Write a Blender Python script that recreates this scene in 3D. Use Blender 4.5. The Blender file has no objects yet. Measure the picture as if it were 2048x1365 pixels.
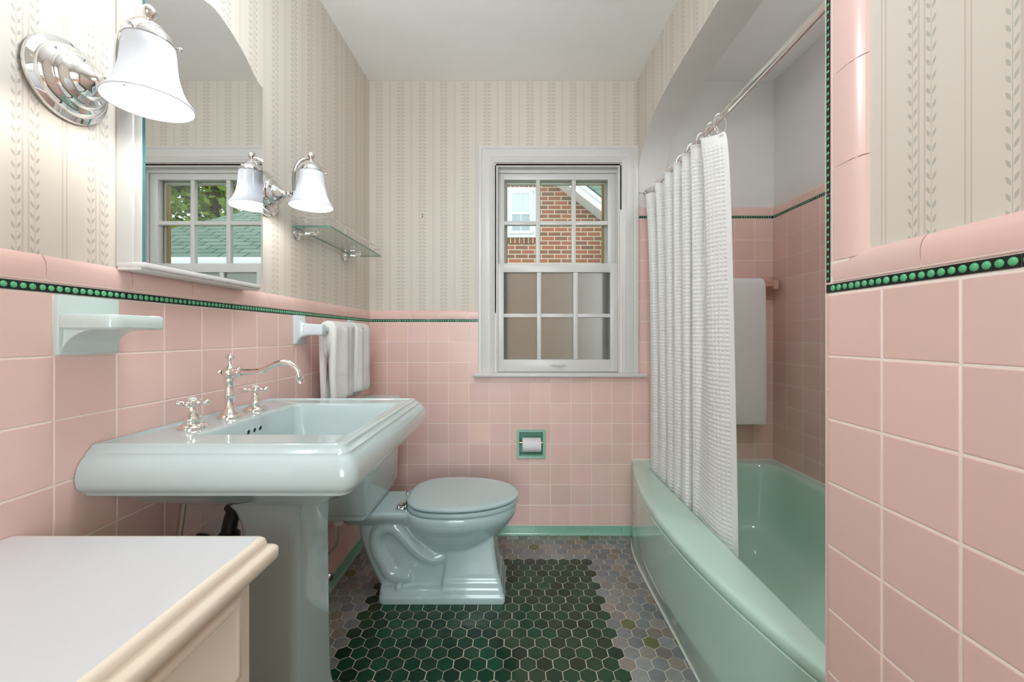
import bpy, bmesh, math, random
from math import sin, cos, pi, sqrt, radians as R
from mathutils import Vector, Matrix

random.seed(7)
SC = bpy.context.scene
COL = SC.collection

# ---------------------------------------------------------------- calibration
F, CX, CY = 830.0, 1030.0, 671.0        # focal length and vanishing point, in pixels of the 2048x1365 frame
D = 2.2273                              # camera to the face of the back wall
H = 1.0702                              # camera height
CEIL = 2.4428
XL, XR, XA, XT = -0.78, 0.544, 0.657, 1.386   # left wall, right wall, arch wall, tub alcove wall faces
YE = 0.724                              # end of the right wall, near end of the tub

# ---------------------------------------------------------------- camera
cd = bpy.data.cameras.new('camera')
cd.sensor_width = 36.0
cd.lens = F / 2048 * 36.0
cd.shift_x = -(CX - 1024) / 2048
cd.shift_y = (CY - 682.5) / 2048
cd.clip_start = 0.02
cam = bpy.data.objects.new('camera', cd)
cam.location = (0, 0, H)
cam.rotation_euler = (pi / 2, 0, 0)
COL.objects.link(cam)
SC.camera = cam

# ---------------------------------------------------------------- sky, lights, exposure
w = bpy.data.worlds.new('overcast_sky')
SC.world = w
w.use_nodes = True
wn = w.node_tree
wn.nodes.clear()
wo = wn.nodes.new('ShaderNodeOutputWorld')
wb = wn.nodes.new('ShaderNodeBackground')
wb.inputs['Color'].default_value = (0.85, 0.94, 1.0, 1)
wb.inputs['Strength'].default_value = 1.6
wn.links.new(wb.outputs[0], wo.inputs[0])

def area(name, loc, rot, sx, sy, power, col=(1, 1, 1)):
    l = bpy.data.lights.new(name, 'AREA')
    l.shape = 'RECTANGLE'
    l.size, l.size_y = sx, sy
    l.energy = power
    l.color = col
    o = bpy.data.objects.new(name, l)
    o.location = loc
    o.rotation_euler = rot
    COL.objects.link(o)
    return o

def point(name, loc, power, rad, col=(1, 1, 1)):
    l = bpy.data.lights.new(name, 'POINT')
    l.energy = power
    l.shadow_soft_size = rad
    l.color = col
    o = bpy.data.objects.new(name, l)
    o.location = loc
    COL.objects.link(o)
    return o

HALL_FILL_W, FILL_GLOBE_S, SCONCE_W = 68.0, 25.0, 1.2
area('hall_fill_light', (-0.1, -2.75, 1.45), (R(90), 0, 0), 1.5, 1.7, HALL_FILL_W, (0.89, 0.96, 1.0))  # unseen fill added behind the camera; no window is built in the hall
SC.view_settings.view_transform = 'Standard'
SC.view_settings.look = 'None'
SC.view_settings.gamma = 1.0
SC.view_settings.use_curve_mapping = False
SC.view_settings.exposure = 0.28
SC.cycles.max_bounces = 10
SC.cycles.diffuse_bounces = 7
SC.cycles.glossy_bounces = 5
SC.cycles.transmission_bounces = 8
SC.cycles.transparent_max_bounces = 12
SC.cycles.caustics_reflective = False
SC.cycles.caustics_refractive = False
SC.cycles.sample_clamp_indirect = 6.0

# ---------------------------------------------------------------- node helpers
class NT:
    def __init__(self, name):
        self.m = bpy.data.materials.new(name)
        self.m.use_nodes = True
        self.t = self.m.node_tree
        self.t.nodes.clear()
        self.out = self.t.nodes.new('ShaderNodeOutputMaterial')
    def n(self, kind, **kw):
        nd = self.t.nodes.new(kind)
        for k, v in kw.items():
            setattr(nd, k, v)
        return nd
    def put(self, sock, v):
        if hasattr(v, 'is_output'):
            self.t.links.new(v, sock)
        elif isinstance(v, (tuple, list)) and len(v) == 3 and sock.type == 'RGBA':
            sock.default_value = (*v, 1)
        else:
            sock.default_value = v
    def mth(self, op, a, b=None, c=None):
        nd = self.n('ShaderNodeMath', operation=op)
        for i, v in enumerate((a, b, c)):
            if v is not None:
                self.put(nd.inputs[i], v)
        return nd.outputs[0]
    def mix(self, f, a, b):
        nd = self.n('ShaderNodeMix', data_type='RGBA')
        self.put(nd.inputs[0], f)
        self.put(nd.inputs[6], a)
        self.put(nd.inputs[7], b)
        return nd.outputs[2]
    def step(self, x, lo, hi):       # 1 below lo, 0 above hi
        nd = self.n('ShaderNodeMapRange', clamp=True)
        self.put(nd.inputs[0], x)
        nd.inputs[1].default_value = lo
        nd.inputs[2].default_value = hi
        nd.inputs[3].default_value = 1
        nd.inputs[4].default_value = 0
        return nd.outputs[0]
    def noise(self, scale, detail=2.0, vec=None, rough=0.5):
        nd = self.n('ShaderNodeTexNoise')
        nd.inputs['Scale'].default_value = scale
        nd.inputs['Detail'].default_value = detail
        nd.inputs['Roughness'].default_value = rough
        if vec is not None:
            self.put(nd.inputs['Vector'], vec)
        return nd.outputs['Fac']
    def pos(self):
        g = self.n('ShaderNodeNewGeometry')
        s = self.n('ShaderNodeSeparateXYZ')
        self.t.links.new(g.outputs['Position'], s.inputs[0])
        return g.outputs['Position'], s.outputs
    def objpos(self):
        g = self.n('ShaderNodeTexCoord')
        return g.outputs['Object']
    def bump(self, h, strength, dist=0.002):
        nd = self.n('ShaderNodeBump')
        nd.inputs['Strength'].default_value = strength
        nd.inputs['Distance'].default_value = dist
        self.put(nd.inputs['Height'], h)
        return nd.outputs[0]
    def bsdf(self, col, rough=0.5, metal=0.0, normal=None, coat=0.0, ior=1.5, spec=None, sheen=0.0,
             emit=None, emit_s=0.0, trans=0.0):
        b = self.n('ShaderNodeBsdfPrincipled')
        self.put(b.inputs['Base Color'], col)
        self.put(b.inputs['Roughness'], rough)
        b.inputs['Metallic'].default_value = metal
        b.inputs['IOR'].default_value = ior
        b.inputs['Coat Weight'].default_value = coat
        b.inputs['Coat Roughness'].default_value = 0.04
        b.inputs['Sheen Weight'].default_value = sheen
        b.inputs['Transmission Weight'].default_value = trans
        if spec is not None:
            b.inputs['Specular IOR Level'].default_value = spec
        if emit is not None:
            self.put(b.inputs['Emission Color'], emit)
            b.inputs['Emission Strength'].default_value = emit_s
        if normal is not None:
            self.put(b.inputs['Normal'], normal)
        return b.outputs[0]
    def done(self, sh):
        self.t.links.new(sh, self.out.inputs[0])
        return self.m

def sc(r, g, b):
    f = lambda c: (c / 255 / 12.92) if c / 255 <= 0.04045 else ((c / 255 + 0.055) / 1.055) ** 2.4
    return (f(r), f(g), f(b))

def scale_col(c, k):
    return tuple(x * k for x in c)

def pm(name, col, rough=0.5, metal=0.0, coat=0.0, spec=None, var=0.04, nscale=6.0, bump=0.0, bscale=200.0, bdist=0.001, sheen=0.0):
    """plain painted / glazed / metal surface with a faint procedural unevenness"""
    t = NT(name)
    v = t.objpos()
    nz = t.noise(nscale, 3.0, v)
    c = t.mix(nz, scale_col(col, 1 - var), tuple(min(1, x * (1 + var)) for x in col))
    nr = t.bump(t.noise(bscale, 2.0, v), bump, bdist) if bump else None
    return t.done(t.bsdf(c, rough, metal, nr, coat, spec=spec, sheen=sheen))

def tinted(name, col, rough, coat=0.0, var=0.03):
    """glazed tile: every tile carries its own slight shade of the glaze in the attribute 'tint'"""
    t = NT(name)
    a = t.n('ShaderNodeAttribute', attribute_name='tint')
    v = t.objpos()
    nz = t.noise(9.0, 2.0, v)
    nd = t.n('ShaderNodeMix', data_type='RGBA', blend_type='MULTIPLY')
    nd.inputs[0].default_value = 1.0
    t.put(nd.inputs[6], t.mix(nz, scale_col(col, 1 - var), scale_col(col, 1 + var)))
    t.put(nd.inputs[7], a.outputs['Color'])
    bp = t.bump(t.noise(14.0, 2.0, v), 0.03, 0.004)
    return t.done(t.bsdf(nd.outputs[2], rough, 0.0, bp, coat))

def wallpaper(name, axis, off, period=0.116):
    t = NT(name)
    _, xyz = t.pos()
    p = xyz[axis]
    z = xyz[2]
    u = t.mth('SUBTRACT', t.mth('FRACT', t.mth('ADD', t.mth('DIVIDE', t.mth('SUBTRACT', p, off), period), 0.5)), 0.5)
    u = t.mth('ABSOLUTE', t.mth('MULTIPLY', u, period))
    a = t.mth('SUBTRACT', u, 0.0129)
    stem = t.step(t.mth('ABSOLUTE', a), 0.00030, 0.0007)
    side = t.mth('MULTIPLY', t.mth('SIGN', a), 0.06)
    b = t.mth('SUBTRACT', t.mth('ABSOLUTE', a), 0.0040)
    v = t.mth('SUBTRACT', t.mth('FRACT', t.mth('ADD', t.mth('DIVIDE', z, 0.0190), side)), 0.5)
    v = t.mth('MULTIPLY', v, 0.0190)
    th = R(24)
    e1 = t.mth('SUBTRACT', t.mth('MULTIPLY', b, cos(th)), t.mth('MULTIPLY', v, sin(th)))
    e2 = t.mth('ADD', t.mth('MULTIPLY', b, sin(th)), t.mth('MULTIPLY', v, cos(th)))
    # leaf: pointed oval
    w_ = t.mth('MULTIPLY', t.mth('SUBTRACT', 1.0, t.mth('POWER', t.mth('ABSOLUTE', t.mth('DIVIDE', e2, 0.0063)), 1.6)), 0.0021)
    leaf = t.step(t.mth('SUBTRACT', t.mth('ABSOLUTE', e1), w_), -0.0003, 0.0003)
    s1 = t.step(t.mth('ABSOLUTE', t.mth('SUBTRACT', u, 0.0040)), 0.0010, 0.0017)
    s2 = t.step(t.mth('ABSOLUTE', t.mth('SUBTRACT', u, period / 2 - 0.0034)), 0.0009, 0.0016)
    stripe = t.mth('MULTIPLY', t.mth('MAXIMUM', s1, s2), 0.62)
    nz = t.noise(3.0, 2.0, t.pos()[0])
    base = t.mix(nz, sc(215, 207, 195), sc(220, 213, 203))
    c = t.mix(stripe, base, sc(192, 178, 168))
    mark = t.mth('MULTIPLY', t.mth('MAXIMUM', leaf, t.mth('MULTIPLY', stem, 0.8)), 0.66)
    c = t.mix(mark, c, sc(164, 163, 152))
    bp = t.bump(t.noise(900.0, 2.0, t.pos()[0]), 0.05, 0.0005)
    return t.done(t.bsdf(c, 0.55, 0.0, bp, spec=0.3))

# ---------------------------------------------------------------- materials
M = {}
M['paper_left'] = wallpaper('wallpaper_left', 1, 0.6665, 0.1157)
M['paper_back'] = wallpaper('wallpaper_back', 0, -0.7312)
M['paper_right'] = wallpaper('wallpaper_right', 1, 0.5644)
M['paper_arch'] = wallpaper('wallpaper_arch', 1, 2.205)
M['pink'] = tinted('pink_tile_glaze', sc(234, 199, 191), 0.26)
M['mint_tile'] = tinted('mint_tile_glaze', sc(140, 190, 168), 0.14)
M['grout'] = pm('pale_grout', sc(246, 236, 227), 0.8, bump=0.2)
M['bead'] = pm('green_bead_glaze', sc(92, 182, 130), 0.10, var=0.22, nscale=60)
M['bead_back'] = pm('dark_green_glaze', sc(10, 28, 22), 0.2, var=0.1)
M['ceiling'] = pm('flat_white_ceiling_paint', sc(248, 248, 248), 0.7, bump=0.03)
M['plaster'] = pm('white_plaster_paint', sc(222, 221, 218), 0.5, bump=0.03)
M['trim'] = pm('white_gloss_trim_paint', sc(214, 213, 210), 0.32, var=0.02, bump=0.02, bscale=60)
M['cream'] = pm('cream_cabinet_paint', sc(238, 226, 208), 0.30, var=0.02, bump=0.02, bscale=50)
M['cabtop'] = pm('white_lacquered_top', sc(212, 214, 217), 0.28, var=0.01)
M['mint'] = pm('pale_mint_porcelain', sc(185, 201, 201), 0.06, var=0.015, coat=0.3)
M['mint_toilet'] = pm('mint_porcelain', sc(180, 203, 203), 0.07, var=0.015, coat=0.3)
M['dish'] = pm('pale_mint_ceramic', sc(202, 218, 215), 0.08, var=0.03, nscale=20)
M['barceramic'] = pm('pale_blue_grey_ceramic', sc(206, 216, 220), 0.1, var=0.02)
M['pinkceramic'] = pm('pink_ceramic', sc(206, 165, 152), 0.15)
M['tub'] = pm('sea_green_enamel', sc(194, 226, 212), 0.07, var=0.015, coat=0.3)
M['tphold'] = pm('sea_green_ceramic', sc(146, 196, 174), 0.1)
M['chrome'] = pm('polished_chrome', (0.80, 0.79, 0.78), 0.05, metal=1.0, var=0.01)
M['nickel'] = pm('polished_nickel', (0.86, 0.80, 0.76), 0.06, metal=1.0, var=0.01)
M['braid'] = pm('braided_steel', (0.55, 0.5, 0.46), 0.3, metal=1.0, bump=0.5, bscale=700)
M['darkpipe'] = pm('black_plastic', (0.02, 0.02, 0.022), 0.35)
M['whiteplastic'] = pm('white_plastic', sc(225, 225, 222), 0.4)
M['caulk'] = pm('white_caulk', sc(226, 230, 226), 0.45)
M['brass'] = pm('aged_brass', (0.55, 0.42, 0.2), 0.3, metal=1.0)
M['paperroll'] = pm('white_tissue', sc(232, 230, 234), 0.9, bump=0.2, bscale=300)
M['void'] = pm('dark_hole', (0.03, 0.035, 0.03), 0.8)

def cloth(name, col, bscale, bstr, bdist=0.003):
    t = NT(name)
    v = t.objpos()
    nz = t.noise(bscale, 3.0, v, 0.7)
    big = t.noise(18.0, 2.0, v)
    c = t.mix(big, scale_col(col, 0.96), col)
    return t.done(t.bsdf(c, 0.95, 0.0, t.bump(nz, bstr, bdist), spec=0.1, sheen=0.25))
M['terry'] = cloth('white_terry_cloth', sc(238, 237, 234), 380.0, 0.8)
M['terry_grey'] = cloth('pale_grey_terry_cloth', sc(243, 243, 242), 420.0, 0.6)
M['waffle'] = cloth('white_waffle_weave', sc(240, 240, 238), 900.0, 0.3, 0.001)

def glass_mat(name, tint, gloss_rough=0.0, edge=None):
    t = NT(name)
    tr = t.n('ShaderNodeBsdfTransparent')
    t.put(tr.inputs[0], tint)
    gl = t.n('ShaderNodeBsdfGlossy')
    gl.inputs['Roughness'].default_value = gloss_rough
    fr = t.n('ShaderNodeFresnel')
    gm = t.n('ShaderNodeNewGeometry')      # the same reflectance from both sides of the thin sheet
    t.put(fr.inputs['IOR'], t.mth('ADD', 1.45, t.mth('MULTIPLY', gm.outputs['Backfacing'], 1 / 1.45 - 1.45)))
    mx = t.n('ShaderNodeMixShader')
    t.t.links.new(fr.outputs[0], mx.inputs[0])
    t.t.links.new(tr.outputs[0], mx.inputs[1])
    t.t.links.new(gl.outputs[0], mx.inputs[2])
    return t.done(mx.outputs[0])
M['pane'] = glass_mat('clear_window_glass', (0.97, 0.99, 0.98))
M['shelfglass'] = glass_mat('clear_shelf_glass', (0.93, 0.965, 0.95))
M['glassedge'] = pm('green_glass_edge', sc(96, 134, 122), 0.08)
M['mirror'] = pm('silvered_mirror', (0.90, 0.91, 0.90), 0.0, metal=1.0, var=0.0)
M['mirroredge'] = pm('teal_glass_edge', sc(66, 128, 130), 0.1)
t = NT('frosted_glass')
nb = t.bump(t.noise(260.0, 2.0, t.objpos()), 0.35, 0.002)
M['frost'] = t.done(t.bsdf((0.62, 0.66, 0.64), 0.55, 0.0, nb, ior=1.25, trans=0.92))
t = NT('opal_glass_shade')
ds = t.n('ShaderNodeBsdfDiffuse'); ds.inputs[0].default_value = (0.9, 0.91, 0.93, 1)
tl = t.n('ShaderNodeBsdfTranslucent'); tl.inputs[0].default_value = (0.36, 0.39, 0.44, 1)
gl = t.n('ShaderNodeBsdfGlossy'); gl.inputs['Roughness'].default_value = 0.12
m1 = t.n('ShaderNodeMixShader'); m1.inputs[0].default_value = 0.35
t.t.links.new(ds.outputs[0], m1.inputs[1]); t.t.links.new(tl.outputs[0], m1.inputs[2])
m2 = t.n('ShaderNodeMixShader'); m2.inputs[0].default_value = 0.05
t.t.links.new(m1.outputs[0], m2.inputs[1]); t.t.links.new(gl.outputs[0], m2.inputs[2])
M['opal'] = t.done(m2.outputs[0])
def emitter(name, col, s):
    t = NT(name)
    e = t.n('ShaderNodeEmission')
    t.put(e.inputs[0], col)
    e.inputs[1].default_value = s
    return t.done(e.outputs[0])
M['bulb'] = emitter('lit_bulb', (1.0, 0.97, 0.93), 4.0)
M['fill_lens'] = emitter('fill_lens_glow', (0.94, 0.98, 1.0), 56.0)  # glow of the fill lamp added in the alcove
M['fill_globe'] = emitter('fill_globe_glow', (0.89, 0.96, 1.0), FILL_GLOBE_S)  # glow of the added fill globe above the frame
# floor tile
t = NT('floor_hexagon_glaze')
a = t.n('ShaderNodeAttribute', attribute_name='tint')
v = t.objpos()
nz = t.noise(40.0, 3.0, v)
nd = t.n('ShaderNodeMix', data_type='RGBA', blend_type='MULTIPLY')
nd.inputs[0].default_value = 1.0
t.put(nd.inputs[6], t.mix(nz, (0.75, 0.75, 0.75), (1.15, 1.15, 1.15)))
t.put(nd.inputs[7], a.outputs['Color'])
M['hex'] = t.done(t.bsdf(nd.outputs[2], 0.17, 0.0, t.bump(t.noise(30.0, 2.0, v), 0.12, 0.004)))
M['floorgrout'] = pm('floor_grout', sc(214, 205, 188), 0.8, var=0.12, nscale=30)
# ---------------------------------------------------------------- geometry helpers
ORIG = {}

def new():
    return bmesh.new()

def link(o, parent):
    COL.objects.link(o)
    if parent is not None:
        o.parent = parent
        ORIG[o.name] = ORIG[parent.name]
    else:
        ORIG[o.name] = Vector(o.location)

def thing(name, label, cat, loc=(0, 0, 0), group=None):
    o = bpy.data.objects.new(name, None)
    o.empty_display_size = 0.05
    o.location = loc
    COL.objects.link(o)
    ORIG[o.name] = Vector(loc)
    tag(o, label, cat, group)
    return o

def tag(o, label=None, cat=None, group=None, kind=None):
    if label: o['label'] = label
    if cat: o['category'] = cat
    if group: o['group'] = group
    if kind: o['kind'] = kind
    return o

def obj(name, bm, mats, parent=None, smooth=40, label=None, recalc=True, loc=None):
    """link the bmesh as one mesh object; its shape is written in world coordinates"""
    if not isinstance(mats, (list, tuple)):
        mats = [mats]
    if recalc:
        bmesh.ops.recalc_face_normals(bm, faces=bm.faces)
    org = ORIG[parent.name] if parent is not None else Vector(loc or (0, 0, 0))
    if org.length > 0:
        bmesh.ops.translate(bm, verts=bm.verts, vec=-org)
    me = bpy.data.meshes.new(name)
    bm.to_mesh(me)
    bm.free()
    for m in mats:
        me.materials.append(m)
    if smooth:
        me.polygons.foreach_set('use_smooth', [True] * len(me.polygons))
        me.set_sharp_from_angle(angle=R(smooth))
    o = bpy.data.objects.new(name, me)
    if parent is None:
        o.location = org
    link(o, parent)
    if label: o['label'] = label
    return o

def struct(name, bm, mats, label=None, smooth=40, recalc=True):
    o = obj(name, bm, mats, None, smooth, label, recalc)
    o['kind'] = 'structure'
    return o

def box(bm, x0, x1, y0, y1, z0, z1, mi=0, bev=0.0, seg=2):
    t = bmesh.new()
    bmesh.ops.create_cube(t, size=1.0)
    for v_ in t.verts:
        v_.co = Vector((x0 + (v_.co.x + .5) * (x1 - x0), y0 + (v_.co.y + .5) * (y1 - y0), z0 + (v_.co.z + .5) * (z1 - z0)))
    if bev > 0:
        bmesh.ops.bevel(t, geom=t.edges[:], offset=bev, segments=seg, affect='EDGES', profile=0.5)
    merge(bm, t, mi)

def merge(bm, t, mi=None, mat=None):
    if mat is not None:
        bmesh.ops.transform(t, matrix=mat, verts=t.verts)
    vm = {}
    for v_ in t.verts:
        vm[v_] = bm.verts.new(v_.co)
    for f_ in t.faces:
        try:
            nf = bm.faces.new([vm[x] for x in f_.verts])
            nf.material_index = f_.material_index if mi is None else mi
        except ValueError:
            pass
    t.free()

def lathe(bm, prof, n=32, mat=None, mi=0):
    """prof: (radius, height) along local Z"""
    t = bmesh.new()
    rings = []
    for r, z in prof:
        if r < 1e-6:
            rings.append([t.verts.new((0, 0, z))])
        else:
            rings.append([t.verts.new((r * cos(2 * pi * k / n), r * sin(2 * pi * k / n), z)) for k in range(n)])
    for a_, b_ in zip(rings[:-1], rings[1:]):
        for k in range(n):
            k2 = (k + 1) % n
            if len(a_) == 1 and len(b_) == 1: continue
            if len(a_) == 1: t.faces.new((a_[0], b_[k], b_[k2]))
            elif len(b_) == 1: t.faces.new((a_[k], a_[k2], b_[0]))
            else: t.faces.new((a_[k], a_[k2], b_[k2], b_[k]))
    merge(bm, t, mi, mat)

def axis_mat(o, zdir, xdir=None):
    z = Vector(zdir).normalized()
    x = Vector(xdir) if xdir else (Vector((1, 0, 0)) if abs(z.x) < .9 else Vector((0, 1, 0)))
    y = z.cross(x).normalized()
    x = y.cross(z).normalized()
    m = Matrix((x, y, z)).transposed().to_4x4()
    m.translation = Vector(o)
    return m

def catmull(pts, per=8):
    P = [Vector(p) for p in pts]
    P = [P[0] * 2 - P[1]] + P + [P[-1] * 2 - P[-2]]
    out = []
    for i in range(1, len(P) - 2):
        for k in range(per):
            s = k / per
            a_, b_, c_, d_ = P[i - 1:i + 3]
            out.append(0.5 * ((2 * b_) + (c_ - a_) * s + (2 * a_ - 5 * b_ + 4 * c_ - d_) * s * s + (3 * b_ - a_ - 3 * c_ + d_) * s ** 3))
    out.append(P[-2])
    return out

def tube(bm, pts, rad, n=14, cap=True, mi=0, closed=False, sx=1.0):
    pts = [Vector(p) for p in pts]
    rads = rad if isinstance(rad, (list, tuple)) else [rad] * len(pts)
    rings, up = [], None
    N = len(pts)
    for i, p in enumerate(pts):
        if closed:
            d = pts[(i + 1) % N] - pts[i - 1]
        else:
            d = pts[min(i + 1, N - 1)] - pts[max(i - 1, 0)]
        d.normalize()
        if up is None:
            up = Vector((0, 0, 1)) if abs(d.z) < .9 else Vector((0, 1, 0))
        s = d.cross(up).normalized()
        up = s.cross(d).normalized()
        rings.append([bm.verts.new(p + s * cos(2 * pi * k / n) * rads[i] * sx + up * sin(2 * pi * k / n) * rads[i]) for k in range(n)])
    rr = rings + [rings[0]] if closed else rings
    for a_, b_ in zip(rr[:-1], rr[1:]):
        for k in range(n):
            f_ = bm.faces.new((a_[k], a_[(k + 1) % n], b_[(k + 1) % n], b_[k]))
            f_.material_index = mi
    if cap and not closed:
        bm.faces.new(rings[0][::-1]).material_index = mi
        bm.faces.new(rings[-1]).material_index = mi

def loft(bm, loops, cap0=True, cap1=True, mi=0, closed=True):
    rings = [[bm.verts.new(p) for p in lp] for lp in loops]
    n = len(rings[0])
    for a_, b_ in zip(rings[:-1], rings[1:]):
        for k in range(n if closed else n - 1):
            f_ = bm.faces.new((a_[k], a_[(k + 1) % n], b_[(k + 1) % n], b_[k]))
            f_.material_index = mi
    if cap0: bm.faces.new(rings[0][::-1]).material_index = mi
    if cap1: bm.faces.new(rings[-1]).material_index = mi
    return rings

def rrect(x0, x1, y0, y1, z, r, n=6, mode='round'):
    """rounded rectangle, r one radius or four (x0y0, x1y0, x1y1, x0y1)"""
    rs = r if isinstance(r, (list, tuple)) else [r] * 4
    cs = [(x0, y0, 1, 1, pi), (x1, y0, -1, 1, 1.5 * pi), (x1, y1, -1, -1, 0), (x0, y1, 1, -1, .5 * pi)]
    out = []
    for (cx, cy, sx, sy, a0), q in zip(cs, rs):
        ox, oy = cx + sx * q, cy + sy * q
        for k in range(n + 1):
            t_ = k / n
            if mode == 'clip':
                A = (ox + q * cos(a0), oy + q * sin(a0)); B = (ox + q * cos(a0 + pi / 2), oy + q * sin(a0 + pi / 2))
                out.append((A[0] + (B[0] - A[0]) * t_, A[1] + (B[1] - A[1]) * t_, z))
            else:
                out.append((ox + q * cos(a0 + pi / 2 * t_), oy + q * sin(a0 + pi / 2 * t_), z))
    return out

def prism(bm, poly, d, mi=0):
    """poly: list of 3D points, extruded by the vector d"""
    a_ = [bm.verts.new(p) for p in poly]
    b_ = [bm.verts.new(Vector(p) + Vector(d)) for p in poly]
    bm.faces.new(a_[::-1]).material_index = mi
    bm.faces.new(b_).material_index = mi
    n = len(a_)
    for k in range(n):
        bm.faces.new((a_[k], a_[(k + 1) % n], b_[(k + 1) % n], b_[k])).material_index = mi

# ---- tile panels
class Frame:
    def __init__(self, o, u, v, n):
        self.o, self.u, self.v, self.nn = Vector(o), Vector(u), Vector(v), Vector(n)
    def p(self, a_, b_, d):
        return self.o + self.u * a_ + self.v * b_ + self.nn * d

def tint_layer(bm):
    return bm.loops.layers.float_color.get('tint') or bm.loops.layers.float_color.new('tint')

def tile(bm, fr, u0, u1, v0, v1, t0, t1, bev, sides=(1, 1, 1, 1), mi=0, tint=(1, 1, 1, 1), wob=0.0003):
    lay = tint_layer(bm)
    L, Rr, B, T = sides
    w = [random.uniform(-wob, wob) for _ in range(4)]
    lv = [[(u0, v0), (u1, v0), (u1, v1), (u0, v1)]]
    ins = lambda k: [(u0 + bev * k * L, v0 + bev * k * B), (u1 - bev * k * Rr, v0 + bev * k * B), (u1 - bev * k * Rr, v1 - bev * k * T), (u0 + bev * k * L, v1 - bev * k * T)]
    rings = []
    for k, d in ((0, t0), (0, t1 - bev * .8), (.35, t1 - bev * .25), (1, t1)):
        rings.append([bm.verts.new(fr.p(q[0], q[1], d + (w[i] if d > t0 else 0))) for i, q in enumerate(ins(k))])
    fs = []
    for a_, b_ in zip(rings[:-1], rings[1:]):
        for k in range(4):
            fs.append(bm.faces.new((a_[k], a_[(k + 1) % 4], b_[(k + 1) % 4], b_[k])))
    fs.append(bm.faces.new(rings[-1]))
    for f_ in fs:
        f_.material_index = mi
        for l in f_.loops:
            l[lay] = tint

def rnd_tint(a=0.05, c=0.012):
    k = random.uniform(1 - a, 1 + a * .6)
    return (k * random.uniform(1 - c, 1 + c), k * random.uniform(1 - c, 1 + c), k * random.uniform(1 - c * 2, 1 + c * 2), 1)

def grid(bm, fr, us, vs, holes=(), gap=0.0012, depth=(-0.004, 0.0), bev=0.0014, mi=0, var=0.05):
    """square tiles between the joint lines us and vs; holes: (u0,u1,v0,v1) cut out"""
    for ua, ub in zip(us[:-1], us[1:]):
        for va, vb in zip(vs[:-1], vs[1:]):
            ps = [(ua + gap, ub - gap, va + gap, vb - gap, (1, 1, 1, 1))]
            for hu0, hu1, hv0, hv1 in holes:
                nps = []
                for (a0, a1, b0, b1, s) in ps:
                    if hu0 >= a1 or hu1 <= a0 or hv0 >= b1 or hv1 <= b0:
                        nps.append((a0, a1, b0, b1, s)); continue
                    x0, x1 = a0, a1
                    if hu0 > a0: nps.append((a0, hu0, b0, b1, (s[0], 0, s[2], s[3]))); x0 = hu0
                    if hu1 < a1: nps.append((hu1, a1, b0, b1, (0, s[1], s[2], s[3]))); x1 = hu1
                    sl, sr = (0 if x0 > a0 else s[0]), (0 if x1 < a1 else s[1])
                    if hv0 > b0: nps.append((x0, x1, b0, hv0, (sl, sr, s[2], 0)))
                    if hv1 < b1: nps.append((x0, x1, hv1, b1, (sl, sr, 0, s[3])))
                ps = nps
            tn = rnd_tint(var)
            whole = len(ps) == 1
            for (a0, a1, b0, b1, s) in ps:
                if a1 - a0 > .003 and b1 - b0 > .003:
                    tile(bm, fr, a0, a1, b0, b1, depth[0], depth[1], bev, s, mi, tn, 0.00012 if whole else 0.0)

CAPPROF0 = [(-.010, 0), (-.0005, 0), (.0004, .0015), (.0014, .008), (.0022, .018), (.0020, .026), (.0008, .0335), (-.0018, .040), (-.0052, .0452), (-.010, .0485)]
CAPPROF = [(v_.x, v_.y) for v_ in catmull([(d_, z_, 0) for d_, z_ in CAPPROF0[2:9]], 4)]
CAPPROF = CAPPROF0[:2] + CAPPROF + CAPPROF0[9:]
def cap_piece(bm, fr, u0, u1, v0, flip=False, swap=False, mi=0, height=0.0485, deep=1.0):
    """bullnose cap tile with a rounded top; swap runs it along v instead of u"""
    lay = tint_layer(bm)
    k = height / 0.0485
    pr = [(d * (deep if d > 0 else 1), z * k) for d, z in CAPPROF]
    if swap:
        A = [fr.p(v0 - z if flip else v0 + z, u0, d) for d, z in pr]; B = [fr.p(v0 - z if flip else v0 + z, u1, d) for d, z in pr]
    else:
        A = [fr.p(u0, v0 + z, d) for d, z in pr]; B = [fr.p(u1, v0 + z, d) for d, z in pr]
    a_ = [bm.verts.new(p) for p in A]; b_ = [bm.verts.new(p) for p in B]
    fs = [bm.faces.new(a_[::-1]), bm.faces.new(b_)]
    for i in range(len(a_) - 1):
        fs.append(bm.faces.new((a_[i], a_[i + 1], b_[i + 1], b_[i])))
    tn = rnd_tint(.04)
    for f_ in fs:
        f_.material_index = mi
        for l in f_.loops: l[lay] = tn

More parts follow.
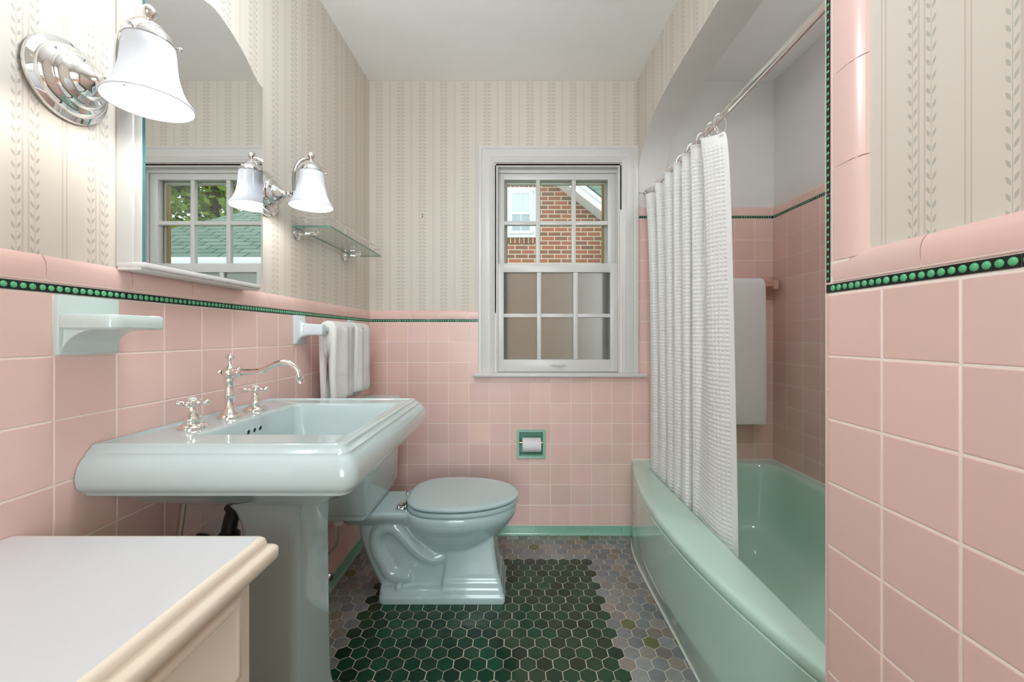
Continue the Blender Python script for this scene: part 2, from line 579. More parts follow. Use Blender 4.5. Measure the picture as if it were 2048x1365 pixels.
def bead_strip(bm, fr, u0, u1, v0, v1, seg0=0.0, swap=False, n=8):
    """dark strip with a row of round green beads; one strip piece is 12 beads long"""
    PL, pitch = 0.1545, 0.01275
    k = math.floor((u0 - seg0) / PL)
    r = (v1 - v0) * 0.365
    while seg0 + k * PL < u1:
        a0, a1 = max(u0, seg0 + k * PL + .0007), min(u1, seg0 + (k + 1) * PL - .0007)
        if a1 - a0 > .002:
            A = [(a0, v0), (a1, v0), (a1, v1), (a0, v1)]
            if swap: A = [(q, p) for p, q in A]
            lo = [bm.verts.new(fr.p(*q, -.005)) for q in A]; hi = [bm.verts.new(fr.p(*q, .0004)) for q in A]
            bm.faces.new(hi).material_index = 1
            for i in range(4):
                bm.faces.new((lo[i], lo[(i + 1) % 4], hi[(i + 1) % 4], hi[i])).material_index = 1
            for j in range(12):
                c = seg0 + k * PL + (PL - 11 * pitch) / 2 + j * pitch
                if c - r < a0 or c + r > a1: continue
                rr = r * random.uniform(.93, 1.05)
                cu, cv = (((v0 + v1) / 2, c) if swap else (c, (v0 + v1) / 2))
                prev = None
                for q in range(3):
                    ph = q * pi / 6.2
                    ring = [bm.verts.new(fr.p(cu + rr * cos(ph) * cos(2 * pi * s / n), cv + rr * cos(ph) * sin(2 * pi * s / n), -.0002 + rr * .5 * sin(ph))) for s in range(n)]
                    if prev:
                        for s in range(n):
                            bm.faces.new((prev[s], prev[(s + 1) % n], ring[(s + 1) % n], ring[s])).material_index = 0
                    prev = ring
                bm.faces.new(prev).material_index = 0
        k += 1

def seq(a0, step, lo, hi):
    """joint lines a0 + k*step inside lo..hi, with the two ends"""
    k = math.ceil((lo - a0) / step + 1e-6)
    out = [lo]
    while a0 + k * step < hi - .004:
        if a0 + k * step > lo + .004: out.append(a0 + k * step)
        k += 1
    return out + [hi]

ROW = 0.1095
Z0 = 0.049
rows10 = [Z0 + ROW * k for k in range(10)] + [1.1405]
rows15 = [Z0 + ROW * k for k in range(15)] + [1.6970]
# ================================================================ THE ROOM
YB = -1.00            # wall behind the camera
WT = 0.14
GR = 0.0010           # grout lies this far behind the tile faces

def wallbox(bm, x0, x1, y0, y1, z0, z1, mi=0):
    box(bm, x0, x1, y0, y1, z0, z1, mi)

# ---- left wall: paper above, tile below
b = new()
wallbox(b, XL - .12, XL - .006, YB - .1, D + .3, -.05, CEIL + .05, 0)
wl = struct('wall_left', b, [M['paper_left']], 'left wall, cream vine-striped paper over pink tile')
b = new()
wallbox(b, XL - .008, XL - GR, YB, D, 0, 1.19, 1)
fl = Frame((XL, 0, 0), (0, 1, 0), (0, 0, 1), (1, 0, 0))
grid(b, fl, seq(0.7014, 0.1109, YB, D - .001), rows10, holes=[(.7014, .8123, 1.0345, 1.16)])
box(b, XL - .008, XL + .0007, YB, D, 1.161, 1.187, 1)
c0 = 0.689
for k in range(-11, 11):
    u0, u1 = max(YB, c0 + k * .156 + .0008), min(D - .001, c0 + (k + 1) * .156 - .0008)
    if u1 - u0 > .01:
        cap_piece(b, fl, u0, u1, 1.1582)
obj('tile_wainscot', b, [M['pink'], M['grout']], wl, 17, 'pink square tile with bullnose cap')
b = new()
bead_strip(b, fl, YB, D - .001, 1.1418, 1.1566, 0.678)
obj('bead_border', b, [M['bead'], M['bead_back']], wl, 50, 'narrow dark strip of round green beads')

# ---- back wall with window opening and the tub alcove end
WX0, WX1, WZ0, WZ1 = -0.102, 0.566, 0.862, 1.985     # rough opening
b = new()
yb0, yb1 = D + .006, D + .006 + WT
PHX, PHZ = (.018, .156), (.417, .557)                  # recess of the paper holder
def back_boxes(bm, x0, x1, z0, z1, mi):
    box(bm, x0, x1, yb0, yb1, z0, z1, mi)
back_boxes(b, XL - .12, WX0, 1.19, CEIL + .05, 0)
back_boxes(b, XL - .12, WX0, -.05, 1.19, 1)
back_boxes(b, WX0, PHX[0], -.05, WZ0, 1)
back_boxes(b, PHX[1], XA, -.05, WZ0, 1)
back_boxes(b, PHX[0], PHX[1], -.05, PHZ[0], 1)
back_boxes(b, PHX[0], PHX[1], PHZ[1], WZ0, 1)
box(b, PHX[0], PHX[1], yb0 + .09, yb1, PHZ[0], PHZ[1], 1)
back_boxes(b, WX0, XA, WZ1, CEIL + .05, 0)
back_boxes(b, WX1, XA, WZ0, WZ1, 0)
back_boxes(b, XA, XT + .15, -.05, CEIL + .05, 1)
wb_ = struct('wall_back', b, [M['paper_back'], M['plaster']], 'back wall with window, striped paper above pink tile')
b = new()
fb = Frame((0, D, 0), (1, 0, 0), (0, 0, 1), (0, -1, 0))
for (x0, x1, z0, z1) in ((XL, WX0, 0, 1.19), (WX0, PHX[0], 0, WZ0), (PHX[1], XT, 0, WZ0), (PHX[0], PHX[1], 0, PHZ[0]), (PHX[0], PHX[1], PHZ[1], WZ0), (WX1, XT, WZ0, 1.745)):
    box(b, x0, x1, D + GR, yb0 + .002, z0, z1, 1)
us = seq(-.6856, .10967, XL + .001, XT - .001)
hole_w = (WX0 - .03, WX1 + .03, WZ0 - .01, 2.2)
hole_p = (PHX[0], PHX[1], PHZ[0], PHZ[1])
us_l = [u for u in us if u < .64]
us_r = [us_l[-1]] + [u for u in us if u > .64]
grid(b, fb, us_l, rows10, holes=[hole_w, hole_p])
grid(b, fb, us_r, rows15)                  # the alcove end is tiled higher
box(b, XL, -.19, D - .0007, yb0, 1.161, 1.187, 1)
box(b, .60, XT, D - .0002, yb0, 1.716, 1.742, 1)
for k in range(-6, 6):
    u0, u1 = max(XL + .001, -.7165 + k * .1545 + .0008), min(-.19, -.7165 + (k + 1) * .1545 - .0008)
    if u1 - u0 > .01: cap_piece(b, fb, u0, u1, 1.1582, height=.0478)
for k in range(0, 6):
    u0, u1 = max(.59, .6015 + k * .1545 + .0008), min(XT - .001, .6015 + (k + 1) * .1545 - .0008)
    if u1 - u0 > .01: cap_piece(b, fb, u0, u1, 1.7125, height=.0485, deep=.5)
obj('tile_wainscot', b, [M['pink'], M['grout']], wb_, 17, 'pink square tile with bullnose cap')
b = new()
bead_strip(b, fb, XL + .001, -.19, 1.1418, 1.1566, XL + .004, n=6)
bead_strip(b, fb, .60, XT - .001, 1.6982, 1.7112, .62, n=6)
obj('bead_border', b, [M['bead'], M['bead_back']], wb_, 50, 'narrow dark strip of round green beads')

# ---- alcove side wall and alcove near wall
b = new()
box(b, XT + .006, XT + .12, YE - .2, D + .3, -.05, CEIL + .05, 0)
wa = struct('wall_alcove', b, [M['plaster']], 'tub alcove side wall, white plaster above pink tile')
b = new()
box(b, XT + GR, XT + .008, YE, D, .30, 1.745, 1)
fa = Frame((XT, 0, 0), (0, 1, 0), (0, 0, 1), (-1, 0, 0))
ua = [YE + .004] + sorted([D - .114 * k for k in range(1, 14) if D - .114 * k > YE + .03]) + [D - .001]
grid(b, fa, ua, [.385] + [r_ for r_ in rows15 if r_ > .40])
for k in range(0, 12):
    u0, u1 = max(YE, D - (k + 1) * .1545 + .0008), D - k * .1545 - .0012
    if u1 - u0 > .01: cap_piece(b, fa, u0, u1, 1.7125, deep=.5)
obj('tile_wainscot', b, [M['pink'], M['grout']], wa, 17, 'pink square tile with flat cap')
b = new()
bead_strip(b, fa, YE, D - .001, 1.6982, 1.7112, D - 1.548, n=6)
obj('bead_border', b, [M['bead'], M['bead_back']], wa, 50, 'narrow dark strip of round green beads')

# ---- arch over the tub: wall panel with a flat-topped arch cut out of it
def arch_z(y):
    yc, hw = (YE + D) / 2, (D - YE) / 2
    q = min(1.0, abs(y - yc) / hw)
    return 1.835 + (2.152 - 1.835) * (1 - q ** 3.6) ** (1 / 2.2)
ys = []
NA = 96
for k in range(NA + 1):
    q = -cos(pi * k / NA)
    ys.append((YE + D) / 2 + (D + .003 - YE) / 2 * q)
b = new()
XA2 = XA + .145
CE = CEIL + .02
lo0 = [b.verts.new((XA, y, arch_z(y))) for y in ys]
hi0 = [b.verts.new((XA, y, CE)) for y in ys]
lo1 = [b.verts.new((XA2, y, arch_z(y))) for y in ys]
hi1 = [b.verts.new((XA2, y, CE)) for y in ys]
for k in range(NA):
    b.faces.new((lo0[k], lo0[k + 1], hi0[k + 1], hi0[k])).material_index = 0
    b.faces.new((lo1[k], hi1[k], hi1[k + 1], lo1[k + 1])).material_index = 1
    b.faces.new((lo0[k], lo1[k], lo1[k + 1], lo0[k + 1])).material_index = 1
    b.faces.new((hi0[k], hi0[k + 1], hi1[k + 1], hi1[k])).material_index = 1
b.faces.new((lo0[0], hi0[0], hi1[0], lo1[0])).material_index = 1
b.faces.new((lo0[-1], lo1[-1], hi1[-1], hi0[-1])).material_index = 1
struct('wall_arch', b, [M['paper_arch'], M['plaster']], 'arched wall over the tub, papered front and white soffit', smooth=30)

# ---- right wall (ends at the tub) : tile frame round a paper panel
b = new()
box(b, XR + .009, XT + .12, YB - .1, YE - .001, -.05, CEIL + .05, 0)
wr = struct('wall_right', b, [M['paper_right']], 'right wall, pink tile framing a papered panel')
b = new()
box(b, XR + GR, XR + .012, YB, YE - .003, 0, 1.19, 1)
box(b, XR + GR, XR + .012, .662, YE - .003, 1.19, CEIL, 1)
fr_ = Frame((XR, 0, 0), (0, 1, 0), (0, 0, 1), (-1, 0, 0))
usr = [YE - .0015] + [.6151 - .1088 * k for k in range(16)]
usr = sorted(u for u in usr if u > YB)
usr = [YB] + usr
grid(b, fr_, usr, rows10, depth=(-.010, 0), bev=.0020)
box(b, XR - .0007, XR + .012, YB, .712, 1.162, 1.187, 1)
box(b, XR - .0007, XR + .012, .676, .712, 1.19, CEIL, 1)
for k in range(-9, 2):
    u0, u1 = max(YB, .555 + (k - 1) * .1545 + .0008), min(.716, .555 + k * .1545 - .0008)
    if u1 - u0 > .01: cap_piece(b, fr_, u0, u1, 1.1595, height=.0475)
for k in range(9):
    z0 = 1.1965 + k * .158
    cap_piece(b, fr_, z0 + .0008, min(CEIL, z0 + .158 - .0008), .7155, flip=True, swap=True, height=.070)
# rounded edge tiles on the free end of the wall
e = [(XR + .0005, YE - .002), (XR + .0008, YE + .002), (XR + .0032, YE + .0055), (XR + .008, YE + .0075), (XR + .10, YE + .0075), (XR + .10, YE - .003), (XR + .002, YE - .003)]
z = Z0
while z < CEIL - .02:
    z1 = min(z + .1545, CEIL)
    n0 = len(b.faces)
    prism(b, [(x, y, z + .0007) for x, y in e], (0, 0, z1 - z - .0014), 0)
    b.faces.ensure_lookup_table()
    tn = rnd_tint(.03)
    for f_ in b.faces[n0:]:
        for l in f_.loops: l[tint_layer(b)] = tn
    z = z1
box(b, XR + .002, XR + .10, YE - .003, YE + .006, 0, CEIL, 1)
obj('tile_wainscot', b, [M['pink'], M['grout']], wr, 17, 'large pink square tile with bullnose caps')
b = new()
bead_strip(b, fr_, YB, YE + .001, 1.1435, 1.1582, .6005 - .1545 * 12, n=16)
bead_strip(b, fr_, 1.160, CEIL, .7170, YE + .001, 1.161, swap=True, n=14)
obj('bead_border', b, [M['bead'], M['bead_back']], wr, 50, 'green bead strip running across and up the wall edge')

# ---- alcove near wall, wall behind the camera with a doorway to a hall
b = new()
box(b, XR + .05, XT + .02, YE - .001, YE + .005, 0, CEIL, 0)
struct('wall_shower_end', b, [M['plaster']], 'white end wall of the tub alcove')
b = new()
box(b, XL - .12, -.48, YB - .1, YB, -.05, CEIL + .05, 0)
box(b, .34, XR + .3, YB - .1, YB, -.05, CEIL + .05, 0)
box(b, -.48, .34, YB - .1, YB, 2.05, CEIL + .05, 0)
struct('wall_front', b, [M['plaster']], 'wall behind the camera with an open doorway')
b = new()
box(b, -1.3, -1.2, -2.9, YB - .1, -.05, 2.5)
box(b, 1.1, 1.2, -2.9, YB - .1, -.05, 2.5)
box(b, -1.3, 1.2, -2.9, -2.8, -.05, 2.5)
struct('wall_hall', b, [M['plaster']], 'plain white walls of the hall behind the camera')
b = new()
box(b, -1.3, 1.2, -2.9, YB - .1, -.1, -.001)
struct('floor_hall', b, [pm('oak_floor', sc(150, 112, 78), .35)], 'wood hall floor behind the camera')
b = new()
box(b, -1.3, 1.2, -2.9, YB - .1, 2.45, 2.55)
struct('ceiling_hall', b, [M['ceiling']], 'white hall ceiling behind the camera')
b = new()
for x0, x1, z0, z1 in ((-.56, -.48, 0, 2.13), (.34, .42, 0, 2.13), (-.48, .34, 2.05, 2.13)):
    box(b, x0, x1, YB, YB + .018, z0, z1, 0, .004)
struct('trim_1', b, [M['trim']], 'white door casing behind the camera')

# ---- ceiling (dips a little towards the camera)
b = new()
zc = lambda y: CEIL - .020 * (D - y) / .55 if y > 1.6 else CEIL - .0228
pts = [(D + .1, zc(D)), (1.6, zc(1.6)), (YB - .1, zc(0)), (YB - .1, CEIL + .2), (D + .1, CEIL + .2)]
prism(b, [(XL - .1, y, z) for y, z in pts], (XT + .1 - XL + .1, 0, 0))
struct('ceiling', b, [M['ceiling']], 'plain white ceiling', smooth=None)

# ---- floor: hexagon tiles, a dark green field inside a grey-brown border
b = new()
lay = tint_layer(b)
box(b, XL - .05, XT, YB - .1, D + .02, -.06, -.0016, 1)
PX, PY = 0.054, 0.0468
GREY = [(.20, .212, .208), (.225, .205, .175), (.18, .195, .20), (.24, .25, .246), (.215, .20, .182), (.175, .188, .20), (.235, .228, .208)]
for j in range(-50, 22):
    y = 1.3047 + PY * j
    for i in range(-18, 14):
        x = .0427 + PX * i + (0 if j % 2 else PX / 2)
        if x < XL - .03 or x > .66 or y < YB - .05 or y > D + .03: continue
        xr = .3625 if j % 2 == 0 else .339
        xl = -.609 if j % 2 == 0 else -.584
        field = (xl < x < xr and j <= 14) or j >= 20
        if field:
            k = random.uniform(.6, 1.5)
            c = (random.choice([.005, .008, .014]) * k, .048 * k, .022 * k)
        else:
            c = random.choice(GREY)
            k = random.uniform(1.0, 1.4)
            c = tuple(q * k for q in c)
            if random.random() < .05: c = (.15, .17, .07)
        R0 = (PX - .0024) / sqrt(3)
        dx, dy = random.uniform(-.0005, .0005), random.uniform(-.0005, .0005)
        rings = []
        ti = [random.uniform(-.00025, .00025) for _ in range(2)]
        for rad, zz in ((R0, -.004), (R0, -.0014), (R0 - .0007, -.0005), (R0 - .0022, 0.0)):
            rings.append([b.verts.new((x + dx + rad * sin(pi / 3 * q), y + dy + rad * cos(pi / 3 * q), zz + (ti[0] * sin(pi / 3 * q) + ti[1] * cos(pi / 3 * q)))) for q in range(6)])
        fs = []
        for a_, b_ in zip(rings[:-1], rings[1:]):
            for q in range(6):
                fs.append(b.faces.new((a_[q], b_[q], b_[(q + 1) % 6], a_[(q + 1) % 6])))
        fs.append(b.faces.new(rings[-1][::-1]))
        for f_ in fs:
            for l in f_.loops: l[lay] = (*c, 1)
struct('floor', b, [M['hex'], M['floorgrout']], 'hexagon tile floor, dark green field with grey border', smooth=15)

# ---- mint base tiles
def base_tiles(name, fr, u0, u1, off, label):
    bm = new()
    for u_a, u_b in zip(seq(off, .1555, u0, u1)[:-1], seq(off, .1555, u0, u1)[1:]):
        l_ = tint_layer(bm)
        pr = [(-.004, .0475), (.0035, .0475), (.0048, .046), (.0052, .012), (.009, .004), (.0125, 0), (-.004, 0)]
        A = [bm.verts.new(fr.p(u_a + .0007, z_, d_)) for d_, z_ in pr]; B_ = [bm.verts.new(fr.p(u_b - .0007, z_, d_)) for d_, z_ in pr]
        fs = [bm.faces.new(A[::-1]), bm.faces.new(B_)] + [bm.faces.new((A[i], A[i + 1], B_[i + 1], B_[i])) for i in range(len(A) - 1)]
        tn = rnd_tint(.06)
        for f_ in fs:
            for l in f_.loops: l[l_] = tn
    return struct(name, bm, [M['mint_tile']], label)
base_tiles('baseboard_back', fb, XL + .013, .625, -.0515, 'mint green base tile along the back wall')
base_tiles('baseboard_left', fl, YB, D - .013, .70, 'mint green base tile along the left wall')
base_tiles('baseboard_right', fr_, YB, YE - .01, .60, 'mint green base tile along the right wall')
# ================================================================ WINDOW
win = tag(thing('window_1', 'white double-hung window, clear panes above and frosted panes below', 'window', (.232, D, WZ0)), kind='structure')
b = new()
CT = D - .018        # face of the casing
def casing_piece(bm, poly_outer_inner):
    pass
# casing: mitred profile swept round three sides
def casing_loop(off, y):
    x0, x1, z1 = -.196 + off, .660 - off, 2.0845 - off
    return [(x0, y, .868), (x0, y, z1), (x1, y, z1), (x1, y, .868)]
prof = [(0, D + .006), (0, CT + .004), (.003, CT), (.016, CT), (.019, CT + .004), (.022, CT + .005), (.026, CT + .003), (.060, CT + .003), (.064, CT + .006), (.070, CT + .004), (.080, CT + .009), (.088, CT + .013), (.0885, D + .05)]
loops = [casing_loop(o_, y_) for o_, y_ in prof]
rings = [[b.verts.new(p) for p in lp] for lp in loops]
for a_, c_ in zip(rings[:-1], rings[1:]):
    for k in range(3):
        b.faces.new((a_[k], a_[k + 1], c_[k + 1], c_[k]))
for k in (0, 3):
    b.faces.new([r_[k] for r_ in rings])
obj('window_casing', b, M['trim'], win, 30)
b = new()
box(b, -.222, .695, D - .050, D + .09, .848, .8705, 0, .008, 3)
box(b, WX0, WX1, D + .05, D + .16, .855, .868, 0)
obj('window_sill', b, M['trim'], win)
b = new()
# jambs: liner, stops and parting beads
for s, x in ((1, WX0), (-1, WX1)):
    xs = lambda a_, b_: (min(x + s * a_, x + s * b_), max(x + s * a_, x + s * b_))
    box(b, *xs(-.008, .002), D + .006, D + .146, WZ0, WZ1)
    box(b, *xs(-.006, .010), D + .012, D + .022, WZ0, WZ1, 0, .003)
    box(b, *xs(.0, .008), D + .060, D + .066, WZ0, WZ1)
box(b, WX0, WX1, D + .006, D + .146, WZ1 - .002, WZ1 + .008)
box(b, WX0 - .004, WX1 + .004, D + .010, D + .026, WZ1 - .006, WZ1 + .016, 0, .002)
box(b, WX0, WX1, D + .055, D + .0712, WZ1 - .020, WZ1 + .012, 0, .002)
obj('window_jamb', b, M['trim'], win)

def px(x, Y): return (x - CX) * Y / F
def pz(y, Y): return H - (y - CY) * Y / F

def sash(name, Y, dep, ox0, ox1, oy0, oy1, cols, rows, pane_mat, pane_name):
    """a six-pane sash; pixel lines of its outline and its panes at the depth Y of its room face"""
    bm = new()
    X0, X1, Z1, Z0_ = px(ox0, Y), px(ox1, Y), pz(oy0, Y), pz(oy1, Y)
    C = [(px(a_, Y), px(c_, Y)) for a_, c_ in cols]
    Rw = [(pz(c_, Y), pz(a_, Y)) for a_, c_ in rows]
    box(bm, X0, C[0][0], Y, Y + dep, Z0_, Z1, 0, .0015)
    box(bm, C[-1][1], X1, Y, Y + dep, Z0_, Z1, 0, .0015)
    box(bm, C[0][0] - .001, C[-1][1] + .001, Y, Y + dep, Rw[0][1], Z1, 0, .0015)
    box(bm, C[0][0] - .001, C[-1][1] + .001, Y, Y + dep, Z0_, Rw[-1][0], 0, .0015)
    for (a0, a1), (b0, b1) in zip(C[:-1], C[1:]):
        box(bm, a1, b0, Y + .002, Y + dep - .004, Rw[-1][0], Rw[0][1], 0, .003)
    for (a0, a1), (b0, b1) in zip(Rw[:-1], Rw[1:]):
        for (c0_, c1_) in C:
            box(bm, c0_ - .001, c1_ + .001, Y + .0025, Y + dep - .0045, b1, a0, 0, .003)
    s = obj(name, bm, M['trim'], win, 30)
    for c0_, c1_ in C:
        for z0, z1 in Rw:
            p_ = new()
            box(p_, c0_ - .002, c1_ + .002, Y + dep * .52, Y + dep * .52 + .003, z0 - .002, z1 + .002)
            obj(pane_name, p_, pane_mat, s, None)
    return s
YL, YU = D + .024, D + .072
sash('upper_sash', YU, .034, 993.5, 1236, 330, 528, ((1008.5, 1072), (1080.2, 1143.8), (1152, 1215.9)), ((359.7, 441.9), (450, 541)), M['pane'], 'window_pane')
ls = sash('lower_sash', YL, .036, 992.8, 1237.8, 527.5, 744, ((1007.4, 1073.9), (1082.5, 1146.7), (1156, 1220.7)), ((545, 627.6), (635.5, 719.6)), M['frost'], 'frosted_pane')
b = new()
hz, hx = pz(731, YL), px(1116.5, YL)
tube(b, [(hx - .034, YL, hz), (hx - .026, YL - .004, hz), (hx - .016, YL - .016, hz), (hx, YL - .019, hz), (hx + .016, YL - .016, hz), (hx + .026, YL - .004, hz), (hx + .034, YL, hz)], [.0045, .005, .0052, .0056, .0052, .005, .0045], 10)
box(b, hx - .048, hx - .026, YL - .003, YL + .001, hz - .006, hz + .006, 0, .002)
box(b, hx + .026, hx + .048, YL - .003, YL + .001, hz - .006, hz + .006, 0, .002)
obj('sash_lift', b, M['trim'], ls)
b = new()
ys0 = D + .120
X0, X1 = px(1013, ys0) - .0, px(1207.5, ys0)
for x0, x1, z0, z1 in ((WX0, X0, WZ0, WZ1), (X1, WX1, WZ0, WZ1), (X0, X1, pz(369.5, ys0), WZ1), (X0, X1, WZ0, .90)):
    box(b, x0, x1, ys0, ys0 + .02, z0, z1, 0, .002)
st_ = obj('storm_frame', b, pm('painted_storm_frame', sc(196, 194, 186), .4), win)
b = new()
box(b, X0, X0 + .0045, ys0 - .004, ys0 + .012, .90, pz(369.5, ys0)); box(b, X1 - .010, X1, ys0 - .006, ys0 + .012, pz(527, ys0), pz(369.5, ys0))
obj('bare_wood_edge', b, pm('bare_stained_wood', sc(150, 112, 50), .5), st_)

# ================================================================ OUTSIDE
t = NT('red_brick')
_, xyz = t.pos()
cb = t.n('ShaderNodeCombineXYZ'); t.put(cb.inputs[0], xyz[0]); t.put(cb.inputs[1], xyz[2])
def brick(vec, c1, c2, mort, bw, rh, ms, off=.5, bias=0.0):
    nd = t.n('ShaderNodeTexBrick', offset=off)
    t.put(nd.inputs['Vector'], vec)
    t.put(nd.inputs['Color1'], c1); t.put(nd.inputs['Color2'], c2); t.put(nd.inputs['Mortar'], mort)
    nd.inputs['Scale'].default_value = 1.0
    nd.inputs['Mortar Size'].default_value = ms
    nd.inputs['Mortar Smooth'].default_value = .1
    nd.inputs['Bias'].default_value = bias
    nd.inputs['Brick Width'].default_value = bw
    nd.inputs['Row Height'].default_value = rh
    return nd
bk = brick(cb.outputs[0], sc(190, 112, 84), sc(128, 96, 80), sc(226, 212, 188), .2, .0677, .0075)
nz = t.noise(30.0, 4.0, cb.outputs[0], .7)
c = t.mix(t.mth('MULTIPLY', nz, .5), bk.outputs['Color'], sc(150, 128, 108))
M['brick'] = t.done(t.bsdf(c, .9, 0, t.bump(bk.outputs['Fac'], -.6, .006), spec=.1))
t = NT('soldier_brick')
_, xyz = t.pos()
cb = t.n('ShaderNodeCombineXYZ'); t.put(cb.inputs[0], xyz[2]); t.put(cb.inputs[1], xyz[0])
bk = brick(cb.outputs[0], sc(146, 104, 80), sc(120, 96, 76), sc(222, 208, 184), 2.0, .0677, .0055, off=0.0)
M['soldier'] = t.done(t.bsdf(bk.outputs['Color'], .9, 0, t.bump(bk.outputs['Fac'], -.6, .006), spec=.1))
t = NT('grey_green_shingles')
_, xyz = t.pos()
cb = t.n('ShaderNodeCombineXYZ'); t.put(cb.inputs[0], xyz[0]); t.put(cb.inputs[1], t.mth('MULTIPLY', xyz[1], 1.17))
bk = brick(cb.outputs[0], sc(118, 140, 124), sc(142, 158, 144), sc(66, 82, 74), .33, .150, .012)
nz = t.noise(25.0, 4.0, cb.outputs[0], .7)
c = t.mix(t.mth('MULTIPLY', nz, .5), bk.outputs['Color'], sc(96, 118, 104))
M['shingle'] = t.done(t.bsdf(c, .9, 0, t.bump(bk.outputs['Fac'], -.7, .01), spec=.1))
M['outwhite'] = pm('outdoor_white_paint', sc(236, 238, 238), .5)
M['outpane'] = pm('pale_reflecting_window_glass', sc(176, 190, 194), .1, var=.2, nscale=3)
M['blind'] = pm('white_window_blind', sc(214, 222, 226), .6)

HY = 6.3
house = thing('brick_house', 'red brick house with white gable trim seen through the upper window panes', 'house', (.3, HY, -.6))
b = new()
zr = lambda x: 2.82 - .773 * (x - 1.298)
hw0, hw1, hz0, hz1 = px(1014.5, HY), px(1071.5, HY), pz(476, HY), pz(376, HY)
prism(b, [(-3.2, HY, -.6), (1.36, HY, -.6), (1.36, HY, zr(1.36)), (-1.0, HY, zr(-1.0)), (-3.2, HY, zr(-1.0) - .773 * 2.2)], (0, .25, 0))
obj('brick_wall', b, M['brick'], house, None)
b = new()
box(b, hw0 - .05, hw1 + .004, HY - .012, HY + .02, pz(487.5, HY), hz0 + .003)
obj('soldier_course', b, M['soldier'], house, None)
b = new()
box(b, hw0 - .05, hw1 + .004, HY - .012, HY + .02, hz1 - .003, hz1 + .085)
obj('soldier_course', b, M['soldier'], house, None)
b = new()
box(b, hw0, hw1, HY - .03, HY + .05, hz0, hz1)
wf = obj('window_frame', b, M['outwhite'], house)
b = new()
f0, f1, f2, f3 = px(1018, HY), px(1065.5, HY), pz(469, HY), pz(385, HY)
for x0, x1, z0, z1 in ((f0, px(1024.5, HY), f2, f3), (px(1059, HY), f1, f2, f3), (f0, f1, pz(388.5, HY), f3), (f0, f1, f2, pz(463, HY)), (f0, f1, pz(431, HY), pz(425.5, HY)), (px(1041, HY), px(1042.5, HY), f2, f3)):
    e_ = .002 if x1 - x0 < .1 else 0
    box(b, x0, x1, HY - .045 + e_, HY - .02 - e_, z0, z1)
box(b, f0 - .02, f1 + .02, HY - .05, HY - .02, f3, f3 + .012)
obj('window_sash', b, M['outwhite'], wf)
b = new()
box(b, f0, f1, HY - .034, HY - .025, f2, pz(428, HY))
obj('window_pane', b, M['outpane'], wf)
b = new()
box(b, f0, f1, HY - .036, HY - .025, pz(427, HY), f3)
obj('window_blind', b, M['blind'], wf)
b = new()
# overhanging rake: slab following the slope
OV = .36
def slab(bm, xa, xb, y0, y1, lo, hi):
    prism(bm, [(xa, y0, zr(xa) + lo), (xb, y0, zr(xb) + lo), (xb, y0, zr(xb) + hi), (xa, y0, zr(xa) + hi)], (0, y1 - y0, 0))
slab(b, -1.0, 1.38, HY - OV + .02, HY + .25, .0, .06)
obj('soffit', b, M['outwhite'], house, None)
b = new()
slab(b, -1.0, 1.38, HY - OV, HY - OV + .025, -.02, .13)
slab(b, -1.0, 1.38, HY - OV - .03, HY - OV + .0, .09, .16)
obj('rake_board', b, M['outwhite'], house, None)
b = new()
slab(b, -1.0, 1.38, HY - OV - .04, HY + .25, .16, .18)
obj('roof', b, M['shingle'], house, None)

garage = thing('garage', 'low outbuilding with a green shingle hip roof, reflected in the mirror', 'garage', (3, 5.2, -.6))
b = new()
rz = lambda y: 2.03 + .6 * (y - 5.2)
for T in ([(1.4, 5.2), (4.43, 5.2), (3.482, 6.75), (1.4, 6.75)], [(.75, 6.75), (3.482, 6.75), (1.74, 9.6), (.75, 9.6)]):
    prism(b, [(x, y, rz(y)) for x, y in T], (0, 0, -.05))
obj('hip_roof', b, M['shingle'], garage, None)
b = new()
prism(b, [(4.43, 5.2, 2.03), (4.6, 9.6, 2.03), (1.74, 9.6, 4.67)], (0, 0, -.05))
obj('roof_side', b, M['shingle'], garage, None)
b = new()
box(b, 1.38, 4.5, 5.09, 5.2, 1.945, 2.035, 0, .02)
obj('gutter', b, M['outwhite'], garage)
b = new()
box(b, 1.6, 4.3, 5.5, 5.65, -.6, 2.1)
obj('garage_wall', b, pm('beige_siding', sc(190, 180, 160), .7), garage, None)

